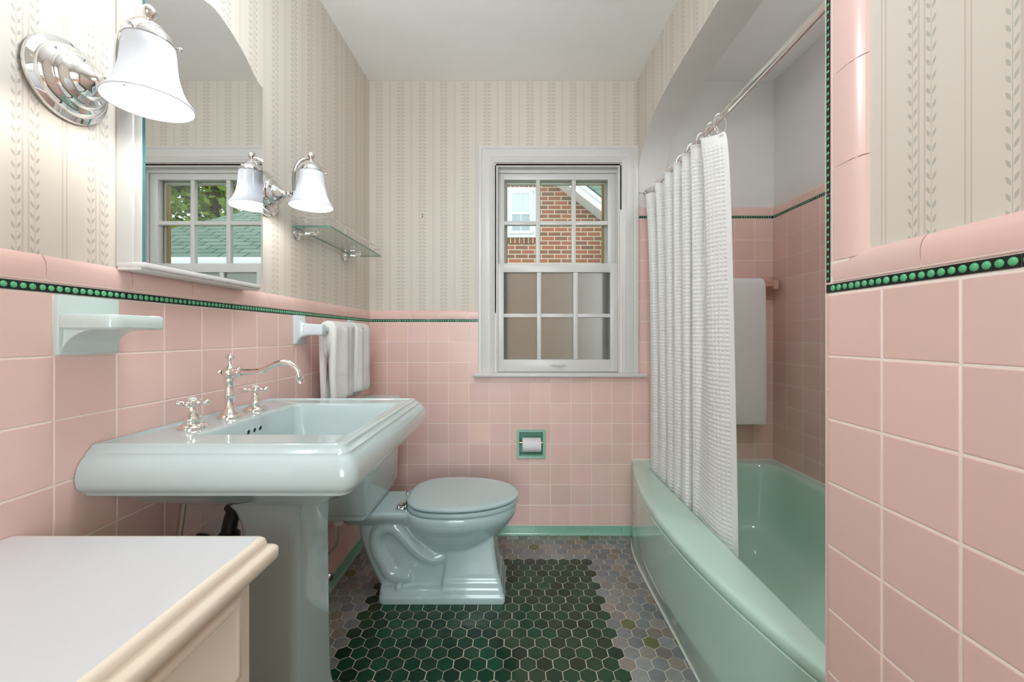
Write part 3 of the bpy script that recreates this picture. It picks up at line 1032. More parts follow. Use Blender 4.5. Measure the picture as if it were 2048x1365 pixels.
M['leaf'] = pm('tree_leaf', sc(132, 158, 52), .6, var=.5, nscale=1.2)
M['bark'] = pm('tree_bark', sc(92, 78, 66), .9, var=.3, nscale=5, bump=.5, bscale=30, bdist=.02)
rg = random.Random(3)
def tree(label, base, h, crown, rad, nleaf, limbs, group):
    tr = thing('tree', label, 'tree', base, group)
    bm = new()
    bx, by, bz = base
    tube(bm, catmull([(bx, by, bz), (bx + .1, by, bz + h * .3), (bx - .05, by + .1, bz + h * .6), crown], 6), [.24 - .006 * k for k in range(19)], 10)
    for (q, e_, r0) in limbs:
        m_ = [(q[i] + e_[i]) / 2 for i in range(3)]
        m_[2] += .25
        ps = catmull([q, m_, e_], 6)
        tube(bm, ps, [r0 * (1 - .6 * i / (len(ps) - 1)) for i in range(len(ps))], 8)
    obj('trunk', bm, M['bark'], tr)
    bm = new()
    for _ in range(nleaf):
        while True:
            d = Vector((rg.uniform(-1, 1), rg.uniform(-1, 1), rg.uniform(-1, 1)))
            if .25 < d.length < 1: break
        c_ = Vector(crown) + Vector((d.x * rad[0], d.y * rad[1], d.z * rad[2]))
        s_ = rg.uniform(.07, .14)
        a_ = Vector((rg.uniform(-1, 1), rg.uniform(-1, 1), rg.uniform(-.6, .6))).normalized() * s_
        n_ = a_.cross(Vector((rg.uniform(-1, 1), rg.uniform(-1, 1), rg.uniform(-1, 1)))).normalized() * s_ * .5
        bm.faces.new([bm.verts.new(p) for p in (c_ - a_, c_ + n_, c_ + a_, c_ - n_)])
    f_ = obj('foliage', bm, M['leaf'], tr, None, recalc=False)
    return tr
tree('broad leafy tree above the green roof in the mirror', (7.6, 12.5, -.6), 5.0, (7.0, 11.5, 5.6), (4.2, 2.6, 2.9), 15000,
     [((7.4, 12.3, 3.0), (5.0, 9.0, 4.9), .13), ((7.2, 12.0, 3.6), (6.6, 8.8, 5.3), .12), ((7.4, 12.3, 3.2), (8.6, 9.2, 4.6), .12), ((5.8, 9.8, 4.7), (4.6, 9.0, 4.1), .06)], None)
b = new()
box(b, -12, 16, D + .4, 24, -.8, -.6)
struct('ground_lawn', b, [pm('lawn', sc(96, 120, 62), .9, var=.3, nscale=8)], 'lawn outside the window')
# ================================================================ LEFT WALL FITTINGS
# ---- mirrored medicine cabinet
XM = -0.7317
mc = thing('medicine_cabinet', 'white medicine cabinet with an arch-topped mirror door above the sink', 'medicine cabinet', (XL, 1.010, 1.205))
b = new()
MY0, MY1 = .8215, 1.2045
box(b, XL - .006, -.752, .816, 1.19, 1.205, 1.782, 0, .003)
box(b, -.753, XM - .006, .820, 1.190, 1.212, 1.778, 0, .002)
obj('cabinet_box', b, M['trim'], mc)
b = new()
box(b, XL - .002, XM + .004, .815, 1.192, 1.2035, 1.2145, 0, .003)
box(b, XL - .002, XM - .003, .815, 1.192, 1.1985, 1.2045, 0, .002)
obj('cabinet_ledge', b, M['trim'], mc)
def mirror_top(s):       # s in 0..1 from the shoulder to the middle
    pts = [(0, 1.788), (.05, 1.789), (.13, 1.792), (.2, 1.799), (.39, 1.827), (.69, 1.853), (.9, 1.864), (1, 1.866)]
    for (a0, z0), (a1, z1) in zip(pts[:-1], pts[1:]):
        if s <= a1: return z0 + (z1 - z0) * (s - a0) / (a1 - a0)
    return pts[-1][1]
yc, hw = (MY0 + MY1) / 2, (MY1 - MY0) / 2
outl = [(MY0, 1.2150), (MY1, 1.2150)]
for k in range(41):
    q = k / 40
    y = MY1 - q * 2 * hw
    outl.append((y, mirror_top(1 - abs(y - yc) / hw)))
b = new()
prism(b, [(XM, y, z) for y, z in outl], (-.006, 0, 0), 1)
for f_ in b.faces:
    if len(f_.verts) > 10 and f_.calc_center_median().x > XM - .001: f_.material_index = 0
obj('mirror', b, [M['mirror'], M['mirroredge']], mc, None, label='arch-topped silvered mirror')

# ---- wall sconces
def sconce(y, label):
    s = thing('wall_sconce', label, 'wall light', (XL, y, 1.514), 'chrome wall sconces beside the mirror')
    ax = lambda o, d: axis_mat(o, d)
    b = new()
    pr = [(0, .0), (.068, .0), (.0695, .003), (.068, .007), (.062, .009), (.0585, .010), (.058, .013), (.0575, .016), (.051, .022), (.046, .024), (.0445, .026), (.044, .030), (.038, .034), (.031, .036), (.029, .038), (.028, .042), (.022, .049), (.013, .056), (.0085, .066), (.0075, .072)]
    lathe(b, pr, 48, ax((XL - .004, y, 1.514), (1, 0, 0)))
    obj('backplate', b, M['chrome'], s, 50)
    b = new()
    lathe(b, [(.0078, 0), (.0095, .002), (.0095, .005), (.0078, .007), (.0075, .016), (.009, .018), (.0105, .023), (.009, .029), (.006, .0325), (0, .034)], 24, ax((XL + .066, y, 1.514), (1, 0, 0)))
    xa, xs, zt = XL + .087, XL + .141, 1.626
    p = [(xa, y, 1.514), (xa - .001, y, 1.535), (xa - .0015, y, 1.560), (xa + .002, y, 1.588), (xa + .013, y, 1.611), (xa + .032, y, 1.623), (xs, y, zt)]
    tube(b, catmull(p, 6), .0058, 14)
    obj('arm', b, M['chrome'], s, 50)
    b = new()
    lathe(b, [(.0, .020), (.006, .019), (.0105, .014), (.0122, .008), (.0105, .001), (.006, -.004), (.0055, -.007), (.011, -.0095), (.018, -.014), (.0235, -.020), (.0255, -.0245), (.030, -.027), (.0345, -.034), (.0365, -.041), (.0372, -.0445), (.035, -.0445)], 36, Matrix.Translation((xs, y, zt)))
    obj('shade_holder', b, M['chrome'], s, 50)
    for k in range(3):
        a = R(35 + 120 * k)
        b = new()
        lathe(b, [(0, .009), (.003, .0085), (.0042, .006), (.003, .0035), (.0018, .002), (.0018, -.004)], 12, ax((xs + .0365 * cos(a), y + .0365 * sin(a), zt - .040), (cos(a), sin(a), 0)))
        obj('thumb_screw', b, M['chrome'], s, 50)
    # bell shade, thick glass, open below
    outp = [(.0285, -.036), (.0335, -.0405), (.0365, -.047), (.0378, -.058), (.0388, -.074), (.0405, -.090), (.0435, -.106), (.0480, -.121), (.0545, -.135), (.0610, -.1445), (.0650, -.1495), (.0657, -.1510)]
    inn = [(r - .0030, z) for r, z in outp[::-1]]
    inn[0] = (.0622, -.1512)
    b = new()
    lathe(b, outp + [(.0650, -.1524), (.0634, -.1524)] + inn, 48, Matrix.Translation((xs, y, zt)))
    obj('glass_shade', b, M['opal'], s, 60)
    b = new()
    lathe(b, [(0, -.036), (.012, -.040), (.013, -.052), (.018, -.066), (.024, -.080), (.025, -.090), (.021, -.101), (.012, -.108), (0, -.110)], 24, Matrix.Translation((xs, y, zt)))
    o = obj('bulb', b, M['bulb'], s, 60)
    l = point('bulb_light', (xs, y, zt - .128), SCONCE_W, .022, (1.0, .97, .93))
    l.location = Vector((xs, y, zt - .128)) - ORIG[s.name]
    l.parent = s
    return s
sconce(.725, 'large near chrome wall sconce with white bell shade left of the mirror')
sconce(1.302, 'far chrome wall sconce with white bell shade right of the mirror')

# ---- glass shelf with gallery rail
sh = thing('glass_shelf', 'glass wall shelf with chrome gallery rail beyond the far sconce', 'shelf', (XL, 1.72, 1.445))
SY0, SY1, SX, SZ = 1.452, 1.997, -.645, 1.447
b = new()
box(b, XL + .004, SX, SY0, SY1, SZ, SZ + .008, 0, .0006, 1)
for f_ in b.faces:
    if abs(f_.normal.z) < .5: f_.material_index = 1
b.normal_update()
for f_ in b.faces:
    f_.material_index = 0 if abs(f_.normal.z) > .7 else 1
obj('glass_pane', b, [M['shelfglass'], M['glassedge']], sh, None)
b = new()
zr_ = SZ + .036
tube(b, [(XL + .022, SY0 + .045, zr_), (XL + .022, SY0 + .006, zr_), (SX - .004, SY0 + .004, zr_), (SX - .003, SY0 + .012, zr_), (SX - .003, SY1 - .012, zr_), (SX - .006, SY1 - .004, zr_), (XL + .022, SY1 - .006, zr_), (XL + .022, SY1 - .045, zr_)], .0026, 10)
for x, y in ((SX - .003, SY0 + .13), (SX - .003, SY1 - .115), (XL + .022, SY0 + .045), (XL + .022, SY1 - .045)):
    tube(b, [(x, y, SZ - .002), (x, y, zr_)], .0026, 10)
    lathe(b, [(0, -.004), (.004, -.003), (.0048, 0), (.004, .003), (0, .005)], 12, Matrix.Translation((x, y, zr_)))
    lathe(b, [(.0055, 0), (.0055, .004), (.003, .005)], 12, Matrix.Translation((x, y, SZ + .008)))
obj('gallery_rail', b, M['chrome'], sh, 50)
for y in (SY0 + .040, SY1 - .095):
    b = new()
    lathe(b, [(0, 0), (.023, 0), (.0245, .003), (.022, .007), (.015, .009), (.010, .011), (.008, .018), (.008, .03), (.0095, .032), (.0095, .038), (.006, .042), (.006, .075), (0, .077)], 28, axis_mat((XL - .006, y, SZ - .012), (1, 0, 0)))
    box(b, XL + .030, XL + .075, y - .006, y + .006, SZ - .010, SZ - .0006, 0, .002)
    obj('wall_bracket', b, M['chrome'], sh, 50)

# ---- ceramic soap dish
sd = thing('soap_dish', 'pale mint ceramic soap dish set in the pink wall tile', 'soap dish', (XL, .757, 1.087))
b = new()
y0, y1 = .7030, .8115
box(b, XL - .006, XL + .0075, y0, y1, 1.0358, 1.1400, 0, .0035, 2)
obj('dish_back', b, M['dish'], sd, 40)
b = new()
# cove-shaped support under the tray
N = 10
secs = []
for k in range(N + 1):
    q = k / N
    zz = 1.040 + (1.082 - 1.040) * q
    xo = XL + .0075 + .060 * (1 - sqrt(max(0, 1 - q ** 2.2)))
    iw = .006 * (1 - q) + .012 * q
    secs.append([(XL, y0 + iw * .6, zz), (xo, y0 + iw * .6 + .004 * q, zz), (xo, y1 - iw * .6 - .004 * q, zz), (XL, y1 - iw * .6, zz)])
loft(b, secs)
obj('dish_support', b, M['dish'], sd, 40)
b = new()
def tray(off, z, xo=.0):
    return rrect(XL + .004 + off, XL + .100 - off + xo, y0 + .000 + off, y1 + .002 - off, z, [max(.004, .006 - off), .016 - off * .6, .016 - off * .6, max(.004, .006 - off)], 5)
loft(b, [tray(.010, 1.0795), tray(.003, 1.0810), tray(0, 1.084), tray(-.0005, 1.092), tray(.0005, 1.1035), tray(.0025, 1.1060), tray(.0055, 1.1062), tray(.009, 1.1030), tray(.012, 1.0960), tray(.022, 1.0930)])
obj('dish_tray', b, M['dish'], sd, 40)

# ---- towel bar with ceramic brackets, and two hand towels
tb = thing('towel_bar', 'pale ceramic towel bar on the left wall above the toilet tank', 'towel bar', (XL, 1.735, 1.09))
BX, BZ = -.708, 1.092
for y, s in ((1.497, 1), (1.968, -1)):
    b = new()
    lp = lambda x, hy, hz, r: [(x, yy, zz) for yy, zz, _ in rrect(y - hy, y + hy, BZ - .002 - hz, BZ - .002 + hz, 0, r, 3)]
    loft(b, [lp(XL - .006, .037, .052, .003), lp(XL + .006, .037, .052, .004), lp(XL + .0085, .034, .049, .006), lp(XL + .012, .027, .036, .008), lp(XL + .020, .0225, .027, .008), lp(XL + .035, .0205, .0225, .007), lp(XL + .065, .0185, .0205, .006), lp(XL + .086, .0175, .0195, .005), lp(XL + .091, .0155, .0175, .005), lp(XL + .092, .013, .015, .004)])
    obj('bracket', b, M['barceramic'], tb, 45)
b = new()
box(b, BX - .009, BX + .009, 1.505, 1.960, BZ - .009, BZ + .009, 0, .003)
obj('bar', b, M['barceramic'], tb)

def towel(name, label, y0, y1, zf, zb, th, mat, seed, axis='y', bx=BX, bz=BZ, grp=None, folds=(), band=None, flare=.0, hem=True):
    """a cloth draped over a bar: front flap down to zf, wall flap down to zb; grows from y0 to y1 along the bar"""
    g = random.Random(seed)
    r = .0105 + th / 2
    path = []
    NB, NFv = 16, 26
    for k in range(NB + 1):
        q = k / NB
        path.append((bx - r * (1 - .38 * (1 - q)), zb + (bz - zb) * q, -1, q))
    for k in range(1, 10):
        a = pi - pi * k / 10
        path.append((bx + r * cos(a), bz + r * sin(a), 0, 1))
    for k in range(NFv + 1):
        q = k / NFv
        path.append((bx + r * (1.0 - .10 * q), bz - (bz - zf) * q, 1, q))
    n = len(path)
    NW = 34
    sides = []
    ph = [g.uniform(0, 6.28) for _ in range(4)]
    loops = []
    for j in range(NW + 1):
        u = j / NW
        edge = min(1.0, min(u, 1 - u) * NW / 2.2)
        tt = th * (0.35 + .65 * sqrt(max(0.0, 1 - (1 - edge) ** 2)))
        lp_o, lp_i = [], []
        for i, (x, z, s_, q) in enumerate(path):
            p0 = path[max(i - 1, 0)]; p1 = path[min(i + 1, n - 1)]
            tx, tz = p1[0] - p0[0], p1[1] - p0[1]
            L = sqrt(tx * tx + tz * tz)
            nx, nz_ = -tz / L, tx / L
            down = q if s_ else 0
            wv = .0035 * sin(7 * u + ph[0] + 2.5 * q) * down + .0022 * sin(15 * u + ph[1] - 3 * q) * down
            fold = sum(dp * math.exp(-((u - uu - sl * q) / ww) ** 2) for uu, ww, dp, sl in folds) if s_ == 1 else 0
            half = tt / 2
            if i in (0, n - 1): half *= .35
            elif i in (1, n - 2): half *= .8
            if band and s_ == 1:
                for bq, bw in band:
                    if abs(q - bq) < bw: half -= .0022
            yy = y0 + (y1 - y0) * u + (u - .5) * flare * down
            dz = .004 * sin(5 * u + ph[2]) * (1 if i in (0, 1, n - 1, n - 2) else 0)
            xo = x + (wv + fold) * (1 if s_ >= 0 else .4)
            sg = -1
            lp_o.append((xo + sg * nx * -half, yy, z + dz + sg * nz_ * -half))
            lp_i.append((xo + sg * nx * half, yy, z + dz + sg * nz_ * half))
        loops.append(lp_o + lp_i[::-1])
    if axis == 'x':     # runs along X on the back wall; bx is then measured towards the room
        loops = [[(yy, -x, z) for x, yy, z in lp_] for lp_ in loops]
    bm = new()
    loft(bm, loops)
    o = obj(name, bm, mat, None, 50, loc=(bx, (y0 + y1) / 2, zf) if axis == 'y' else ((y0 + y1) / 2, -bx, zf))
    tag(o, label, 'towel', grp)
    md = o.modifiers.new('soften', 'SUBSURF')
    md.levels = md.render_levels = 1
    return o
towel('hand_towel', 'white hand towel draped over the ceramic bar, nearer the sink', 1.560, 1.762, .815, .797, .024, M['terry'], 5, folds=((.42, .14, .010, .06), (.62, .06, -.007, .05), (.92, .1, -.009, .0)), band=((.64, .02), (.72, .02)), flare=.008, grp='hand towels on the ceramic bar')
towel('hand_towel', 'white hand towel draped over the ceramic bar, nearer the window wall', 1.772, 1.937, .822, .80, .024, M['terry'], 9, folds=((.22, .12, .010, .04), (.45, .07, -.008, .08), (.72, .14, .006, .05)), band=((.64, .02), (.72, .02)), flare=.008, grp='hand towels on the ceramic bar')

# ================================================================ SINK
sk = thing('pedestal_sink', 'pale mint pedestal sink with a stepped rim', 'sink', (-.56, 1.045, 0))
SYN, SYF, SXF = .733, 1.357, -.285        # outermost near, far and front faces of the rim
def rim(off, z, r=None):
    q = .026 if r is None else r
    return rrect(XL + .0015 + max(0, off - .030) * .4, SXF - off, SYN + off, SYF - off, z, [.001, max(.002, q - off * .35), max(.002, q - off * .35), .001], 5)
def basin(x0, x1, y0, y1, z, r):
    return rrect(x0, x1, y0, y1, z, [r, r, r, r], 5)
b = new()
prof = [(.030, .7745), (.024, .7760), (.0195, .7790), (.0185, .7825), (.0165, .7850), (.0120, .7862), (.0105, .7885), (.0085, .7900), (.0035, .7960), (.0008, .8035), (.0, .8120), (.0006, .8220), (.0030, .8320), (.0075, .8410), (.0130, .8475), (.0175, .8510), (.0185, .8535), (.0190, .8560), (.0225, .8590), (.0275, .8622), (.0285, .8645), (.0300, .8680), (.0330, .8697), (.0370, .8700), (.0420, .8697), (.0440, .8680), (.0455, .8665)]
under = [basin(-.70, -.44, .90, 1.19, .7005, .03), basin(-.72, -.40, .87, 1.22, .715, .04), basin(-.752, -.352, .81, 1.285, .745, .03), basin(-.765, -.335, .785, 1.31, .768, .02)]
BX0, BX1, BY0, BY1 = -.648, -.352, .862, 1.236
bas = [basin(BX0 - .012, BX1 + .012, BY0 - .012, BY1 + .012, .8662, .012), basin(BX0 - .010, BX1 + .010, BY0 - .010, BY1 + .010, .8645, .012), basin(BX0 - .003, BX1 + .003, BY0 - .003, BY1 + .003, .8640, .014), basin(BX0, BX1, BY0, BY1, .8600, .016), basin(BX0 + .006, BX1 - .010, BY0 + .010, BY1 - .010, .800, .025), basin(BX0 + .014, BX1 - .025, BY0 + .022, BY1 - .022, .757, .035), basin(BX0 + .035, BX1 - .045, BY0 + .05, BY1 - .05, .741, .04), basin(-.56, -.46, 1.0, 1.10, .736, .04)]
loft(b, under + [rim(o_, z_) for o_, z_ in prof] + bas)
sb = obj('basin', b, M['mint'], sk, 35)
for k in range(3):
    b = new()
    lathe(b, [(.0062, -.002), (.0062, .0008), (.0054, .0010), (.0050, .0004), (0, .0004)], 18, axis_mat((BX0 + .0034, 1.003 + .023 * k, .836), (1, 0, -.1)))
    for f_ in b.faces: f_.material_index = 1 if max((v_.co - Vector((BX0 + .0034, 1.003 + .023 * k, .836))).length for v_ in f_.verts) < .0056 else 0
    obj('overflow_hole', b, [M['mint'], M['void']], sb, 40)
b = new()
lathe(b, [(0, .004), (.018, .005), (.0215, .004), (.022, .001), (.022, -.004)], 24, Matrix.Translation((-.51, 1.05, .737)))
obj('drain', b, M['nickel'], sb, 40)
b = new()
def ped(x0, x1, hy, z, r=.018): return rrect(x0, x1, 1.045 - hy, 1.045 + hy, z, r, 4)
loft(b, [ped(-.690, -.442, .160, 0), ped(-.690, -.442, .160, .02), ped(-.688, -.446, .157, .045), ped(-.682, -.455, .147, .052), ped(-.676, -.462, .139, .08), ped(-.660, -.480, .120, .092), ped(-.650, -.489, .106, .108), ped(-.642, -.496, .097, .128), ped(-.639, -.500, .093, .16), ped(-.638, -.502, .091, .27), ped(-.634, -.503, .088, .45), ped(-.634, -.504, .087, .58), ped(-.637, -.502, .09, .63), ped(-.646, -.496, .098, .665), ped(-.660, -.484, .112, .692), ped(-.680, -.466, .130, .708), ped(-.684, -.462, .134, .716)])
obj('pedestal', b, M['mint'], sk, 40)

# ---- faucet set
fa_ = thing('faucet', 'polished nickel cross-handle faucet set on the sink deck', 'faucet', (-.7085, 1.031, .8662))
DZ = .8664
def L(bm, x, y, pr, n=32): lathe(bm, pr, n, Matrix.Translation((x, y, DZ)))
b = new()
fx, fy = -.7085, 1.031
L(b, fx, fy, [(0, 0), (.0275, 0), (.028, .002), (.026, .005), (.0235, .0065), (.022, .009), (.0175, .017), (.0130, .022), (.0118, .0245), (.0108, .026), (.0105, .040), (.0112, .047), (.0125, .052), (.0138, .055), (.0138, .057), (.0125, .061), (.0108, .066), (.0100, .074), (.0106, .083), (.0125, .090), (.0130, .0925), (.0115, .0945), (.0120, .098), (.0150, .104), (.0163, .112), (.0150, .120), (.0110, .1265), (.006, .130), (.0045, .1335), (.0045, .142), (.008, .1445), (.011, .1475), (.010, .151), (.0055, .153), (.004, .1565), (0, .158)], 36)
lathe(b, [(.008, -.016), (.006, -.019), (.004, -.022), (.006, -.0245), (.0065, -.028), (.004, -.031), (0, -.032)], 16, axis_mat((fx, fy, DZ + .112), (1, 0, 0)))
obj('faucet_body', b, M['nickel'], fa_, 55)
b = new()
lathe(b, [(.0095, .012), (.0095, .020), (.0125, .022), (.0135, .024), (.0125, .027), (.0098, .028), (.0082, .030)], 24, axis_mat((fx, fy, DZ + .112), (1, 0, 0)))
zc_ = DZ + .112
path = catmull([(fx + .024, fy, zc_), (fx + .055, fy, zc_ + .001), (fx + .078, fy, zc_ + .0035), (fx + .100, fy, zc_ + .013), (fx + .122, fy, zc_ + .0225), (fx + .142, fy, zc_ + .0235), (fx + .158, fy, zc_ + .0165), (fx + .169, fy, zc_ + .003), (fx + .1735, fy, zc_ - .016)], 7)
tube(b, path, [.0078 - .001 * k / len(path) for k in range(len(path))], 18)
lathe(b, [(.0078, 0), (.0098, .001), (.0098, .003), (.0085, .004), (.0088, .018), (.0078, .0185), (.0070, .012), (0, .012)], 20, axis_mat((fx + .1727, fy, zc_ - .010), (.22, 0, -1)))
obj('spout', b, M['nickel'], fa_, 55)
for hy_, a0 in ((.912, 18), (1.133, 32)):
    b = new()
    L(b, fx, hy_, [(0, 0), (.0275, 0), (.028, .002), (.0255, .0055), (.0225, .008), (.0175, .0105), (.0172, .0175), (.0178, .019), (.0178, .0215), (.0160, .0235), (.0135, .028), (.0095, .036), (.0082, .0375), (.0082, .047), (.0095, .0475), (.0105, .050), (.0110, .060), (.0085, .0625), (0, .0630)], 28)
    h_ = obj('tap_handle', b, M['nickel'], fa_, 50)
    for k in range(4):
        a = R(a0 + 90 * k)
        b = new()
        lathe(b, [(.0045, .007), (.0050, .011), (.0035, .013), (.0042, .016), (.0062, .021), (.0072, .026), (.0055, .031), (0, .0335)], 14, axis_mat((fx, hy_, DZ + .0545), (cos(a), sin(a), .04)))
        obj('cross_arm', b, M['nickel'], h_, 50)
    b = new()
    L(b, fx, hy_, [(.0088, .0622), (.0085, .0650), (.0055, .0672), (0, .0678)], 20)
    obj('porcelain_button', b, M['trim'], h_, 50, label='white porcelain button')

# ---- sink plumbing
o = thing('supply_line', 'braided steel supply hose hanging under the sink', 'pipe', (-.73, .92, .25))
b = new()
tube(b, catmull([(-.728, .915, .772), (-.730, .916, .72), (-.737, .912, .64), (-.752, .905, .52), (-.760, .90, .42), (-.762, .90, .33)], 6), .0062, 10)
obj('hose', b, M['braid'], o)
b = new()
lathe(b, [(0, -.03), (.011, -.03), (.011, .012), (.008, .016), (0, .016)], 14, Matrix.Translation((-.762, .90, .33)))
tube(b, [(XL - .002, .90, .31), (-.762, .90, .31)], .008, 12)
obj('valve', b, M['chrome'], o)
o = thing('drain_trap', 'dark plastic drain trap behind the sink pedestal', 'pipe', (-.70, 1.06, .5))
b = new()
tube(b, catmull([(-.655, 1.05, .735), (-.668, 1.05, .69), (-.690, 1.04, .655), (-.702, 1.03, .62), (-.705, 1.02, .57), (-.70, 1.02, .53), (-.72, 1.02, .50), (-.745, 1.02, .52), (-.76, 1.02, .56), (XL - .001, 1.02, .565)], 5), .017, 14)
obj('trap_pipe', b, M['darkpipe'], o)
b = new()
for (x, y, z, d) in ((-.692, 1.037, .648, (-.5, -.2, -1)), (-.704, 1.022, .585, (0, 0, -1))):
    b = new()
    lathe(b, [(.019, 0), (.024, .002), (.024, .018), (.019, .020)], 10, axis_mat((x, y, z), d))
    obj('slip_nut', b, M['darkpipe'], o)

# ---- painted cabinet in the foreground
cb_ = thing('cabinet', 'cream painted cabinet with a white top in the foreground', 'cabinet', (-.58, .16, 0))
CY1, CX1 = .650, -.385
b = new()
def top(off, z): return rrect(XL + .002, CX1 + .012 - off, -.40, CY1 + .012 - off, z, [.001, .001, .010, .001], 4)
loft(b, [top(.009, .716), top(.003, .718), top(0, .722), top(0, .736), top(.003, .7395), top(.009, .7415), top(.011, .743), top(.0115, .748), top(.013, .7545), top(.016, .7575), top(.021, .759)])
for f_ in b.faces:
    if f_.calc_center_median().z > .7585: f_.material_index = 1
obj('cabinet_top', b, [M['cream'], M['cabtop']], cb_, 50)
b = new()
CF, CYE = -.410, .640
box(b, XL + .004, CF - .02, -.39, CYE, .04, .718)
for y0, y1, z0, z1 in ((.614, CYE, .04, .718), (-.39, .03, .04, .718), (.03, .614, .690, .718), (.03, .614, .5545, .5635), (.03, .614, .04, .09), (.318, .326, .09, .5545)):
    box(b, CF - .021, CF, y0, y1, z0, z1)
box(b, XL + .004, CF - .03, -.38, CYE - .01, 0, .05, 0)
obj('cabinet_body', b, M['cream'], cb_)
def front(bm, y0, y1, z0, z1):
    lp = lambda x, o_: [(x, y, z) for y, z, _ in rrect(y0 + o_, y1 - o_, z0 + o_, z1 - o_, 0, .002, 2)]
    loft(bm, [lp(CF - .019, .002), lp(CF + .0005, .002), lp(CF + .005, .0028), lp(CF + .0085, .0055), lp(CF + .0100, .010), lp(CF + .0098, .014), lp(CF + .0085, .016)])
b = new()
front(b, .03, .614, .5635, .690)
obj('drawer', b, M['cream'], cb_, 40)
for y0, y1 in ((.03, .318), (.326, .614)):
    b = new()
    front(b, y0, y1, .09, .5545)
    obj('cabinet_door', b, M['cream'], cb_, 40)
# ================================================================ TOILET
TY = 1.767
tl_ = thing('toilet', 'pale mint two-piece toilet beside the pedestal sink', 'toilet', (-.35, TY, 0))
def egg(x0, x1, hw_, z, n=48, sq=2.0, yc_=TY):
    """egg outline: blunt at x0 (tank side), long rounded nose at x1"""
    xm = x0 + (x1 - x0) * .42
    out = []
    for k in range(n):
        a = 2 * pi * k / n
        c_, s_ = cos(a), sin(a)
        ex = (x1 - xm) if c_ > 0 else (xm - x0)
        p_ = 2.0 if c_ > 0 else 2.7
        cc = abs(c_) ** (2 / p_) * (1 if c_ >= 0 else -1)
        ss = abs(s_) ** (2 / p_) * (1 if s_ >= 0 else -1)
        out.append((xm + ex * cc, yc_ + hw_ * ss, z))
    return out
b = new()
# bowl
loft(b, [egg(-.36, -.135, .065, .155), egg(-.375, -.105, .085, .19), egg(-.395, -.075, .112, .225), egg(-.425, -.045, .138, .258), egg(-.445, -.02, .160, .288), egg(-.452, -.004, .174, .310), egg(-.456, .004, .180, .325), egg(-.457, .007, .183, .345), egg(-.456, .005, .181, .358), egg(-.452, .000, .177, .364)])
# deck behind the seat
loft(b, [rrect(-.700, -.38, TY - h_, TY + h_, z_, .03, 4) for h_, z_ in ((.085, .300), (.110, .325), (.122, .340), (.124, .350), (.123, .359), (.119, .363))])
# front plinth column
def blk(x0, x1, hy, z, r=.012): return rrect(x0, x1, TY - hy, TY + hy, z, r, 4)
loft(b, [blk(-.300, -.040, .122, 0, .008), blk(-.300, -.040, .122, .026, .008), blk(-.299, -.042, .120, .030, .008), blk(-.297, -.046, .116, .034), blk(-.296, -.048, .114, .052), blk(-.295, -.052, .110, .056), blk(-.294, -.056, .106, .078), blk(-.292, -.063, .099, .088), blk(-.288, -.069, .094, .11), blk(-.284, -.076, .089, .15), blk(-.281, -.083, .085, .20), blk(-.279, -.087, .083, .25), blk(-.279, -.090, .083, .285)])
# rear foot
loft(b, [rrect(-.545, -.25, TY - h_, TY + h_, z_, .02, 4) for h_, z_ in ((.122, 0), (.122, .022), (.119, .028), (.116, .030), (.115, .040), (.111, .045), (.109, .049), (.096, .056))])
# web between foot and deck
def web(x0, x1, hy, z): return rrect(x0, x1, TY - hy, TY + hy, z, .025, 4)
loft(b, [web(-.545, -.24, .085, .03), web(-.560, -.24, .076, .10), web(-.580, -.24, .072, .16), web(-.61, -.24, .072, .22), web(-.640, -.24, .075, .29), web(-.655, -.24, .085, .34)])
for s in (-1, 1):
    yy = TY + s * .060
    p = [(-.290, yy - s * .01, .165), (-.335, yy, .158), (-.385, yy + s * .006, .185), (-.440, yy + s * .010, .240), (-.485, yy + s * .010, .283), (-.525, yy + s * .008, .290), (-.560, yy + s * .004, .262), (-.568, yy, .220), (-.555, yy, .175), (-.530, yy + s * .002, .135), (-.510, yy + s * .004, .100), (-.470, yy + s * .004, .085), (-.425, yy + s * .002, .085)]
    tube(b, catmull(p, 5), .032, 14)
    tube(b, catmull([(-.60, TY + s * .035, .34), (-.605, TY + s * .035, .27), (-.585, TY + s * .035, .20), (-.550, TY + s * .04, .12), (-.52, TY + s * .04, .06)], 5), .042, 12)
    tube(b, catmull([(-.440, yy + s * .004, .06), (-.435, yy, .10), (-.415, yy - s * .002, .125), (-.39, yy - s * .008, .14)], 5), .020, 10)
tb_ = obj('bowl', b, M['mint_toilet'], tl_, None)
md = tb_.modifiers.new('fuse', 'REMESH'); md.mode = 'VOXEL'; md.voxel_size = .0045; md.use_smooth_shade = True
md = tb_.modifiers.new('soften', 'SMOOTH'); md.factor = .5; md.iterations = 4
for s in (-1, 1):
    b = new()
    lathe(b, [(.0165, 0), (.0165, .010), (.0150, .018), (.010, .0235), (0, .0255)], 20, Matrix.Translation((-.468, TY + s * .097, .0475)))
    obj('bolt_cap', b, M['mint_toilet'], tl_)
